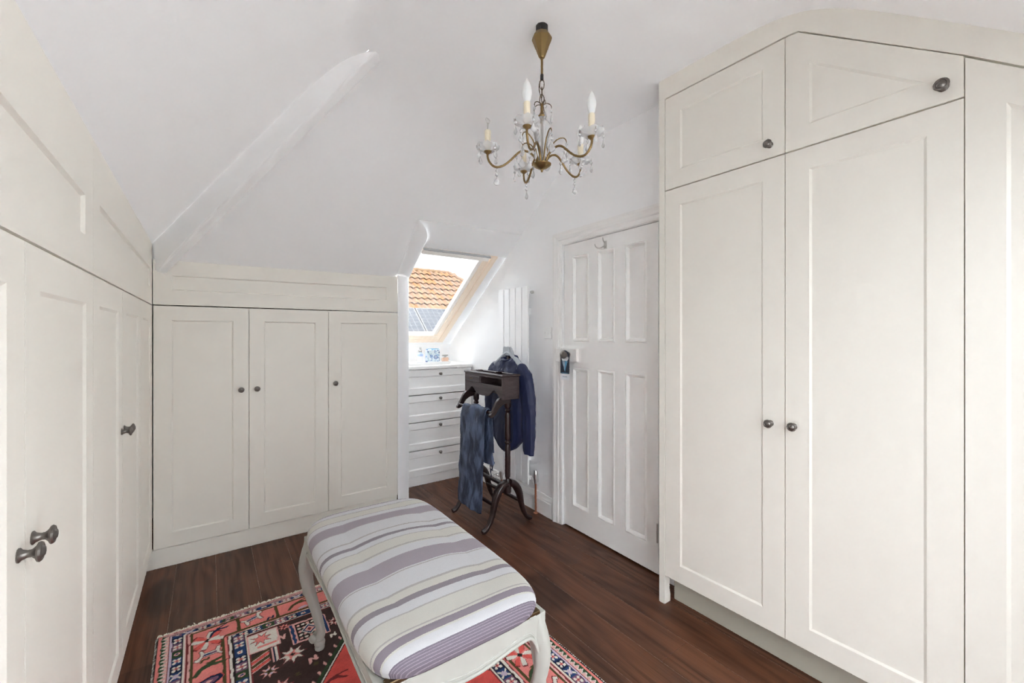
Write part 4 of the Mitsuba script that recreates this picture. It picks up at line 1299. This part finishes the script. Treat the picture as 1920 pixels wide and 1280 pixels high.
labels[kf] = {'label': 'cream knotted fringe', 'kind': 'stuff'}

# ------------------------------------------------------------------ upholstered bench
bn = thing('bench', 'long upholstered bench with grey and purple striped seat and pale curved legs on the rug', 'bench')
BX0, BX1, BY0, BY1 = 0.305, 0.838, 0.965, 1.945
bcx, bcy = (BX0 + BX1) / 2, (BY0 + BY1) / 2
hx_, hy_ = (BX1 - BX0) / 2, (BY1 - BY0) / 2


def seat():
    """A well stuffed pad: squarish in plan, rounded over its edges, flat below."""
    nu, nv = 240, 46
    u = np.linspace(0, 2 * math.pi, nu + 1)[:-1]
    # an even walk round the outline
    uu = np.linspace(0, 2 * math.pi, 4001)
    e2 = 0.30
    ox, oy = hx_ * np.sign(np.cos(uu)) * np.abs(np.cos(uu)) ** e2, hy_ * np.sign(np.sin(uu)) * np.abs(np.sin(uu)) ** e2
    d = np.r_[0, np.cumsum(np.hypot(np.diff(ox), np.diff(oy)))]
    u = np.interp(np.linspace(0, d[-1], nu + 1)[:-1], d, uu)
    px_, py_ = hx_ * np.sign(np.cos(u)) * np.abs(np.cos(u)) ** e2, hy_ * np.sign(np.sin(u)) * np.abs(np.sin(u)) ** e2
    R = []
    base = 0.464
    for f, z in [(0.90, 0.0), (0.965, 0.004), (0.985, 0.012)]:
        R.append(np.stack([px_ * f, py_ * (1 - (1 - f) * 0.55), np.full(nu, base + z)], -1))
    for v in np.linspace(0, math.pi / 2, nv):
        c, s = math.cos(v) ** 0.62, math.sin(v) ** 0.80
        r = 1 - (1 - c) * 1.0
        # edges round off over about 9 cm, the middle stays nearly level
        inx, iny = np.sign(px_) * np.maximum(np.abs(px_) - 0.11 * (1 - c) / 1.0, 0), np.sign(py_) * np.maximum(np.abs(py_) - 0.10 * (1 - c), 0)
        R.append(np.stack([inx, iny, np.full(nu, base + 0.026 + 0.052 * s)], -1))
    last = R[-1]
    for f in np.linspace(1, 0.02, 26)[1:]:
        R.append(np.stack([last[:, 0] * f, last[:, 1] * f, last[:, 2] + 0.020 * (1 - f ** 2)], -1))
    m = loft(np.array(R))
    v = np.array(m.vertices)
    up = np.clip((v[:, 2] - 0.52) / 0.03, 0, 1)
    v[:, 2] += up * 0.004 * (meshkit.fbm(np.stack([v[:, 0] * 6, v[:, 1] * 9, v[:, 0] * 0], -1), 2, 4) - 0.5)
    v[:, 2] -= up * 0.003 * np.exp(-((v[:, 1] + bcy - 1.555 - 0.05 * v[:, 0]) / 0.012) ** 2) * np.exp(-((v[:, 0] - 0.03) / 0.10) ** 2)
    m.vertices = v
    m.apply_translation([bcx, bcy, 0])
    return m


k_ = 0.76
Wt, Cr, Gl, Pu, Th, Bp, Rb, Wp = [k_ * lin(*c) for c in ((208, 208, 211), (207, 205, 198), (180, 176, 174), (166, 158, 166), (146, 139, 146), (124, 115, 127), (147, 138, 148), (186, 180, 188))]
bands = [(9, Cr), (1.985, Cr), (1.958, Wt), (1.918, Pu), (1.895, Wt), (1.862, Gl), (1.856, Cr), (1.806, Gl), (1.800, Wt), (1.766, Wp), (1.762, Pu), (1.694, Gl), (1.690, Wt), (1.602, Gl), (1.593, Wt), (1.560, Th), (1.538, Wt), (1.508, Gl), (1.503, Cr),
         (1.446, Gl), (1.437, Cr), (1.432, Wt), (1.383, Pu), (1.300, Wt), (1.294, Gl), (1.289, Wt), (1.208, Gl), (1.199, Cr), (1.168, Th), (1.145, Wt), (1.110, Gl), (1.105, Cr), (1.046, Gl), (1.041, Cr), (1.033, Rb), (1.010, Cr), (1.004, Wt), (0.974, Bp), (-9, Bp)]
NT = 4096
T0, T1 = 0.85, 2.05
tab = np.zeros((NT, 3))
yt_ = T0 + (np.arange(NT) + 0.5) / NT * (T1 - T0)
for (a_, c_), (b_, _) in zip(bands[:-1], bands[1:]):
    tab[(yt_ <= a_) & (yt_ > b_)] = c_
sel = yt_ <= 0.974
tab[sel & (((yt_ - 0.974) / 0.0088) % 1 < 0.26)] = Rb * 1.15
sel = (yt_ <= 1.033) & (yt_ > 1.010)
tab[sel & (((yt_ - 1.010) / 0.0077) % 1 < 0.3)] = Th
TAB = [mi.Float(np.ascontiguousarray(tab[:, i])) for i in range(3)]


def stripes(p, n, uv):
    w = smoothstep(1.02, 0.965, p.y)
    s = p.y - w * 0.9 * dr.maximum(0.535 - p.z, 0) * smoothstep(0.2, 0.8, -n.y)
    i = mi.UInt32(dr.clip((s - T0) / (T1 - T0) * NT, 0, NT - 1))
    c = mi.Color3f(dr.gather(mi.Float, TAB[0], i), dr.gather(mi.Float, TAB[1], i), dr.gather(mi.Float, TAB[2], i))
    weave = 0.96 + 0.08 * noise(p.x * 900, s * 900, p.z * 900)
    return c * weave


scene['m_stripes'] = {'type': 'twosided', 'bsdf': {'type': 'principled', 'base_color': proc(stripes), 'roughness': 0.8, 'specular': 0.15, 'sheen': 0.2}}
add(f'{bn}__cushion', seat(), 'm_stripes', True)

# frame: four curved rails and four cabriole legs
RT = 0.466
fx0, fx1, fy0, fy1 = 0.318, 0.826, 0.985, 1.925


def rail(owner, length, lower, t=0.030):
    """A rail in its own plane: along u from 0 to length, its lower edge by lower(f)."""
    us = np.linspace(0, 1, 70)
    pts = [(u * length, lower(u)) for u in us]
    pg = Polygon(pts + [(length, RT), (0, RT)])
    body = ext(pg, t, -t)
    bead = np.array([(u * length, lower(u) + 0.007, 0.001) for u in us])
    bead2 = np.array([(u * length, lower(u) + 0.020, 0.0) for u in us])
    return body, cat([tube(bead, 0.0055, 10, up=(0, 0.01, 1)), tube(bead2, 0.0025, 8, up=(0, 0.01, 1))])


def low_end(f):
    g = abs(f - 0.5) * 2
    return 0.380 + 0.022 * math.sin(min(1, g / 0.75) * math.pi / 2) ** 2 - 0.175 * max(0, (g - 0.74) / 0.26) ** 2.2


def low_side(f):
    g = abs(f - 0.5) * 2
    return 0.424 + 0.008 * math.cos(g * math.pi * 1.4) - 0.20 * max(0, (g - 0.82) / 0.18) ** 2.0


for M_, ln, fn in ((frame([fx0, fy0, 0], [1, 0, 0], [0, 0, 1], [0, -1, 0]), fx1 - fx0, low_end), (frame([fx0, fy1, 0], [1, 0, 0], [0, 0, 1], [0, 1, 0]), fx1 - fx0, low_end),
                   (frame([fx0, fy0, 0], [0, 1, 0], [0, 0, 1], [-1, 0, 0]), fy1 - fy0, low_side), (frame([fx1, fy0, 0], [0, 1, 0], [0, 0, 1], [1, 0, 0]), fy1 - fy0, low_side)):
    body, bead = rail(bn, ln, fn)
    r_ = add(f'{bn}__rail', fixed(body, M_), 'm_bench_paint', 30)
    add(f'{r_}__bead', fixed(bead, M_), 'm_bench_paint', 50)
for sx in (-1, 1):
    for sy in (-1, 1):
        cx, cy = (fx0 if sx < 0 else fx1), (fy0 if sy < 0 else fy1)
        key = [(-0.010, 0.464, 0.020), (-0.004, 0.42, 0.0235), (0.004, 0.37, 0.0255), (0.006, 0.32, 0.0245), (-0.004, 0.25, 0.0205), (-0.022, 0.18, 0.0175), (-0.038, 0.11, 0.0155), (-0.042, 0.075, 0.0155), (-0.034, 0.050, 0.016), (-0.026, 0.040, 0.012)]
        S_ = spline([(e_, z, r_) for e_, z, r_ in key], 60)
        path = np.stack([cx + sx * (S_[:, 0] - 0.012), cy + sy * (S_[:, 0] - 0.012), S_[:, 1]], 1)
        leg = add(f'{bn}__leg', tube(path, S_[:, 2], 20, sq=0.72, up=(sx, sy, 0)), 'm_bench_paint', 50)
        ce = -0.038
        fxp, fyp = cx + sx * (ce - 0.012), cy + sy * (ce - 0.012)
        ft = lathe([(0, 0.0095), (0.014, 0.0095), (0.018, 0.013), (0.0195, 0.020), (0.017, 0.027), (0.020, 0.031), (0.0215, 0.040), (0.018, 0.050), (0, 0.052)], 24, (fxp, fyp, 0))
        add(f'{leg}__foot', ft, 'm_bench_paint', 35)
        sv = np.array([sx, -sy, 0]) / math.sqrt(2)
        cs = []
        for d in (-1, 1):
            r0 = lathe([(0, 0), (0.017, 0), (0.017, 0.006), (0.013, 0.009), (0.011, 0.007), (0.006, 0.010), (0, 0.011)], 20, axis=sv * d)
            r0.apply_translation(np.array([cx + sx * (-0.034 + 0.0), cy + sy * (-0.034), 0.056]) + sv * d * 0.010)
            cs.append(r0)
        add(f'{leg}__scroll', cat(cs), 'm_bench_paint', 35)
# torn strip of dark braid under the cushion's near end
tb = []
rr = np.random.RandomState(2)
for x in np.arange(fx0 + 0.05, fx1 - 0.06, 0.018):
    if rr.rand() < 0.35:
        add(f'{bn}__braid', chbox(x, x + rr.uniform(0.012, 0.03), fy0 - 0.004, fy0 + 0.004, RT - 0.006, RT - 0.001 + rr.uniform(0, 0.003), 0.0015), 'm_bench_paint')
add(f'{bn}__staple_strip', chbox(fx0 + 0.02, fx1 - 0.02, fy0 - 0.002, fy0 + 0.02, RT - 0.002, RT + 0.010, 0.002), 'm_brass_dark')
# ------------------------------------------------------------------ chandelier
HX, HY = 1.082, 1.311
ch = thing('chandelier', 'small brass chandelier with candle bulbs and glass drops hanging from the ceiling', 'chandelier')
hexp = [(0.0, 2.405), (0.010, 2.405), (0.013, 2.409), (0.040, 2.478), (0.0405, 2.484), (0.028, 2.504), (0, 2.504)]
add(f'{ch}__canopy', lathe(hexp, 8, (HX, HY, 0)), 'm_brass', 20)
add(f'{ch}__ceiling_hook', lathe([(0, 2.498), (0.020, 2.500), (0.024, 2.512), (0.024, 2.535), (0, 2.535)], 20, (HX, HY, 0)), 'm_black', 30)
add(f'{ch}__rod', lathe([(0, 2.335), (0.0048, 2.335), (0.0048, 2.407), (0, 2.407)], 16, (HX, HY, 0)), 'm_brass', 40)
add(f'{ch}__ferrule', lathe([(0, 2.318), (0.007, 2.318), (0.007, 2.338), (0, 2.338)], 16, (HX, HY, 0)), 'm_black', 40)
Rt = np.array([math.cos(YAW), -math.sin(YAW), 0])      # used only to choose the links' turn
for i, z in enumerate((2.300, 2.268, 2.238)):
    a = np.linspace(0, 2 * math.pi, 33)
    ax = Rt if i % 2 == 0 else np.array([Rt[1], -Rt[0], 0])
    P = np.array([HX, HY, z]) + np.outer(0.009 * np.cos(a), ax) + np.outer(0.021 * np.sin(a), [0, 0, 1])
    add(f'{ch}__chain_link', tube(P, 0.0017, 8), 'm_brass_dark', 50)
add(f'{ch}__flex', tube(spline([(HX, HY, 2.32), (HX - 0.012, HY + 0.004, 2.29), (HX - 0.010, HY, 2.26), (HX, HY, 2.20)], 24), 0.0016, 8), 'm_brass_dark', 50)
add(f'{ch}__top_cap', lathe([(0, 2.172), (0.018, 2.166), (0.020, 2.170), (0.010, 2.180), (0.006, 2.19), (0.006, 2.222), (0, 2.224)], 24, (HX, HY, 0)), 'm_brass', 40)
colm = [(0, 1.992), (0.012, 1.992), (0.017, 2.002), (0.012, 2.016), (0.015, 2.034), (0.024, 2.066), (0.036, 2.112), (0.038, 2.126), (0.030, 2.144), (0.016, 2.158), (0.016, 2.166), (0, 2.166)]
add(f'{ch}__glass_column', lathe(colm, 24, (HX, HY, 0)), 'm_crystal', 25)
add(f'{ch}__stem', lathe([(0, 1.988), (0.0035, 1.988), (0.0035, 2.168), (0, 2.168)], 10, (HX, HY, 0)), 'm_brass', 40)
add(f'{ch}__bowl', lathe([(0, 1.948), (0.004, 1.950), (0.006, 1.960), (0.022, 1.966), (0.036, 1.976), (0.0375, 1.980), (0.020, 1.984), (0.012, 1.988), (0.013, 2.000), (0, 2.000)], 32, (HX, HY, 0)), 'm_brass', 40)


def drop(w, h):
    """A flat faceted glass drop hanging from z = 0."""
    a = np.linspace(0, 2 * math.pi, 13)[:-1]
    rings = []
    for f, r in ((0.0, 0.08), (0.18, 0.30), (0.45, 0.72), (0.66, 1.0), (0.84, 0.82), (0.96, 0.40), (1.0, 0.05)):
        rings.append(np.stack([0.5 * w * r * np.cos(a), 0.28 * w * r * np.sin(a), np.full_like(a, -h * f)], -1))
    return loft(np.array(rings))


def bead(r):
    b = trimesh.creation.icosphere(1, r)
    return b


def hang(owner, p, ang, w=0.022, h=0.034, nb=1, name='glass_drop'):
    """A little chain of beads with a drop, hung from the point p."""
    parts, z = [], -0.004
    for i in range(nb):
        b = bead(0.0058 if i == 0 else 0.0068)
        b.apply_translation([0, 0, z - 0.006])
        parts.append(b)
        z -= 0.016
    d = drop(w, h)
    d.apply_translation([0, 0, z])
    parts.append(d)
    m = cat(parts)
    m.apply_transform(trimesh.transformations.rotation_matrix(ang, [0, 0, 1]))
    m.apply_translation(p)
    add(f'{owner}__{name}', m, 'm_crystal')
    wires = []
    for i in range(nb + 1):
        zz = p[2] - 0.016 * i
        wires.append(tube(np.array([(p[0], p[1], zz + 0.004), (p[0], p[1], zz - 0.004)]), 0.0009, 6))
    add(f'{owner}__{name}_pin', cat(wires), 'm_brass_dark', True)


toward = math.atan2(-HY, -HX)           # the direction of the window side of the room, where the first arm points
for i, deg in enumerate((-14, 58, 130, 202, 274)):
    t = toward + math.radians(deg)
    e = np.array([math.cos(t), math.sin(t), 0])
    O = np.array([HX, HY, 0])
    key = [(0.020, 1.986), (0.042, 2.022), (0.078, 2.034), (0.110, 2.012), (0.150, 1.978), (0.186, 1.970), (0.210, 1.990), (0.2165, 2.026)]
    P = spline([tuple(O + e * r_ + [0, 0, z]) for r_, z in key], 50)
    arm = add(f'{ch}__arm', tube(P, 0.0043, 12), 'm_brass', 50)
    c0 = O + e * 0.2165 + [0, 0, 2.026]
    add(f'{arm}__cup', lathe([(0, -0.004), (0.007, -0.004), (0.015, 0.004), (0.016, 0.007), (0, 0.008)], 24, c0), 'm_brass', 40)
    prof_ = [(0.008, 0.006), (0.020, 0.006), (0.036, 0.013), (0.047, 0.024), (0.0475, 0.026), (0.035, 0.0155), (0.020, 0.009), (0.008, 0.009), (0.008, 0.006)]
    bo = lathe(prof_, 32, c0)
    vv = np.array(bo.vertices)
    an = np.arctan2(vv[:, 1] - c0[1], vv[:, 0] - c0[0])
    rr_ = np.hypot(vv[:, 1] - c0[1], vv[:, 0] - c0[0])
    vv[:, 2] += 0.004 * np.sin(an * 8) * np.clip((rr_ - 0.02) / 0.027, 0, 1)
    bo.vertices = vv
    add(f'{arm}__drip_pan', bo, 'm_crystal', 40)
    add(f'{arm}__candle', lathe([(0, 0.006), (0.0118, 0.006), (0.0118, 0.088), (0.010, 0.0905), (0, 0.0905)], 24, c0), 'm_candle', 40)
    frosted = (i != 4)
    add(f'{arm}__bulb', lathe([(0, 0.090), (0.0085, 0.090), (0.0130, 0.100), (0.0172, 0.118), (0.0172, 0.128), (0.013, 0.148), (0.006, 0.166), (0.002, 0.174), (0, 0.175)], 28, c0), 'm_frosted' if frosted else 'm_bulb', 60)
    if not frosted:
        add(f'{arm}__filament', cat([lathe([(0, 0.090), (0.0035, 0.090), (0.0028, 0.112), (0.004, 0.118), (0, 0.122)], 12, c0), tube(spline([c0 + [0.003, 0, 0.118], c0 + [0.007, 0.002, 0.136], c0 + [-0.006, 0, 0.138], c0 + [-0.003, 0, 0.118]], 16), 0.0008, 6)]), 'm_nickel', 40)
    for q in range(4):
        a = t + math.radians(45 + 90 * q)
        hang(arm, c0 + np.array([0.045 * math.cos(a), 0.045 * math.sin(a), 0.018]), a + 1.57, 0.020, 0.032, 1, 'pan_drop')
    lowp = P[int(np.argmin(P[25:, 2])) + 25]
    hang(arm, lowp - [0, 0, 0.004], t, 0.027, 0.034, 2, 'bottom_drop')
    mid = P[19]
    hang(arm, mid - [0, 0, 0.004], t + 0.4, 0.024, 0.036, 1, 'middle_drop')
    # scrolled hook between two arms with its drops
    t2 = t + math.radians(36)
    e2 = np.array([math.cos(t2), math.sin(t2), 0])
    Q = spline([tuple(O + e2 * r_ + [0, 0, z]) for r_, z in ((0.016, 1.986), (0.034, 2.040), (0.060, 2.078), (0.084, 2.086), (0.098, 2.070))], 32)
    hk = add(f'{ch}__scroll_hook', tube(Q, np.linspace(0.0030, 0.0021, 32), 10), 'm_brass', 50)
    hang(hk, Q[-1] - [0, 0, 0.002], t2 + 1.2, 0.030, 0.044, 2)
    # little crown of hooks at the top
    Q = spline([tuple(O + e2 * r_ + [0, 0, z]) for r_, z in ((0.004, 2.206), (0.012, 2.222), (0.028, 2.222), (0.038, 2.205))], 20)
    ck = add(f'{ch}__crown_hook', tube(Q, 0.0016, 8), 'm_brass_dark', 50)
    hang(ck, Q[-1] - [0, 0, 0.002], t2, 0.013, 0.040, 1)
# ------------------------------------------------------------------ the house across the way
nh = thing('neighbour_house', 'house across the street with an orange pantiled roof seen through the roof window', 'house')
YO, SO = 11.0, 0.84
zr = lambda y: 1.3 + SO * (y - YO)
un = math.hypot(1, SO)
RIDGE = 13.60
e1 = np.array([1.0, 0, 0])
e2 = np.array([0, 1, SO]) / un
e3 = np.array([0, -SO, 1]) / un
add(f'{nh}__roof', cat([hull([(x, y, z + d) for d in (-0.25, -0.06) for x, y, z in ((0.5, 9.9, zr(9.9)), (11.5, 9.9, zr(9.9)), (6.85, RIDGE, zr(RIDGE)), (0.5, RIDGE, zr(RIDGE)))]),
                        hull([(11.5, 9.9, zr(9.9) - 0.1), (6.85, RIDGE, zr(RIDGE) - 0.1), (11.5, 17.3, zr(9.9) - 0.1), (0.5, 17.3, zr(9.9) - 0.1), (0.5, RIDGE, zr(RIDGE) - 0.1), (0.5, 9.9, zr(9.9) - 0.2)])]), 'm_outside_wall')
add(f'{nh}__wall', chbox(0.9, 11.0, 10.3, 16.9, -3.2, zr(10.3) - 0.3, 0.01), 'm_outside_wall')
GA, TW = 0.285, 0.205
n_ = 11
us = np.linspace(0, TW * 1.02, n_)
wv = 0.024 * np.sin(2 * math.pi * us / TW)
top = np.stack([us, wv + 0.016], 1)
bot = np.stack([us, wv], 1)
ringp = np.vstack([top, bot[::-1]])


def tile(u, s, lift):
    R = []
    for f, dz in ((0.0, 0.046), (1.0, 0.0)):
        o = np.array([0, YO, 1.3]) + e2 * (s + f * (GA + 0.04)) + e3 * (dz + lift)
        R.append([o + e1 * (u + a) + e3 * b for a, b in ringp])
    R = np.array(R)
    k_ = R.shape[1]
    V = R.reshape(-1, 3)
    i = np.arange(k_)
    F = np.vstack([np.stack([i, (i + 1) % k_, k_ + (i + 1) % k_], 1), np.stack([i, k_ + (i + 1) % k_, k_ + i], 1)])
    h = k_ // 2
    j = np.arange(h - 1)
    cap = np.vstack([np.stack([j, k_ - 1 - j, j + 1], 1), np.stack([j + 1, k_ - 1 - j, k_ - 2 - j], 1)])
    return trimesh.Trimesh(V, np.vstack([F, cap]), process=False)


rt = random.Random(11)
s0 = (11.86 - YO) * un
smax = (RIDGE - YO) * un
cnt, restt = 0, []
row = 0
s = s0
while s < smax - 0.1:
    y = YO + s / un
    xhip = 6.85 + (RIDGE - y) * 0.83
    u = 3.0 + 0.01 * row
    while u < xhip - 0.05:
        tm = tile(u, s, rt.uniform(-0.003, 0.006))
        if 4.2 < u < 8.6 and cnt < 230:
            add(f'{nh}__roof__tile', tm, f'm_tile_{rt.randrange(5)}')
            cnt += 1
        else:
            restt.append(tm)
        u += TW
    s += GA
    row += 1
kr = add(f'{nh}__roof__far_tiles', cat(restt), 'm_tile_0')
labels[kr] = {'label': 'further orange roof tiles', 'kind': 'stuff'}
def half_pipe(p, q, r, n):
    out = []
    p, q = np.array(p), np.array(q)
    for i in range(n):
        a, b = p + (q - p) * i / n, p + (q - p) * (i + 1.06) / n
        out.append(tube(np.array([a, b]), [r, r * 0.9], 12))
    return out
for m in half_pipe((3.0, RIDGE, zr(RIDGE) + 0.0), (6.88, RIDGE, zr(RIDGE) + 0.0), 0.085, 10):
    add(f'{nh}__roof__ridge_tile', m, f'm_tile_{rt.randrange(5)}', 40)
for m in half_pipe((6.88, RIDGE, zr(RIDGE) - 0.0), (11.4, 9.98, zr(9.98) + 0.02), 0.085, 14):
    add(f'{nh}__roof__ridge_tile', m, f'm_tile_{rt.randrange(5)}', 40)
# solar panels in a row below the tiles
PH, PW = 1.62, 1.02
sp0 = s0 - PH - 0.02
panel_names = ['left solar panel on the tiled roof, next to the wall end in the view', 'middle solar panel on the tiled roof outside the window', 'right solar panel on the tiled roof, cut by the window frame']
for i, lb in enumerate(panel_names):
    u0 = 3.86 + i * 1.055
    sp = thing('solar_panel', lb, 'solar panel', None)
    Msp = frame(np.array([u0, YO, 1.3]) + e2 * sp0 + e3 * 0.06, e1, e2, e3)
    add(f'{sp}__frame', fixed(cat([chbox(0, PW, 0, 0.03, 0, 0.04, 0.003), chbox(0, PW, PH - 0.03, PH, 0, 0.04, 0.003), chbox(0, 0.03, 0.03, PH - 0.03, 0, 0.04, 0.003), chbox(PW - 0.03, PW, 0.03, PH - 0.03, 0, 0.04, 0.003)]), Msp), 'm_solar_line')
    add(f'{sp}__backing', fixed(chbox(0.03, PW - 0.03, 0.03, PH - 0.03, 0.0, 0.026, 0.001), Msp), 'm_solar_line')
    for a in range(6):
        for b in range(10):
            x0, y0 = 0.034 + a * 0.1587, 0.034 + b * 0.1552
            add(f'{sp}__cell', fixed(chbox(x0 + 0.008, x0 + 0.1507, y0 + 0.008, y0 + 0.1472, 0.026, 0.030, 0.001), Msp), 'm_solar_cell')
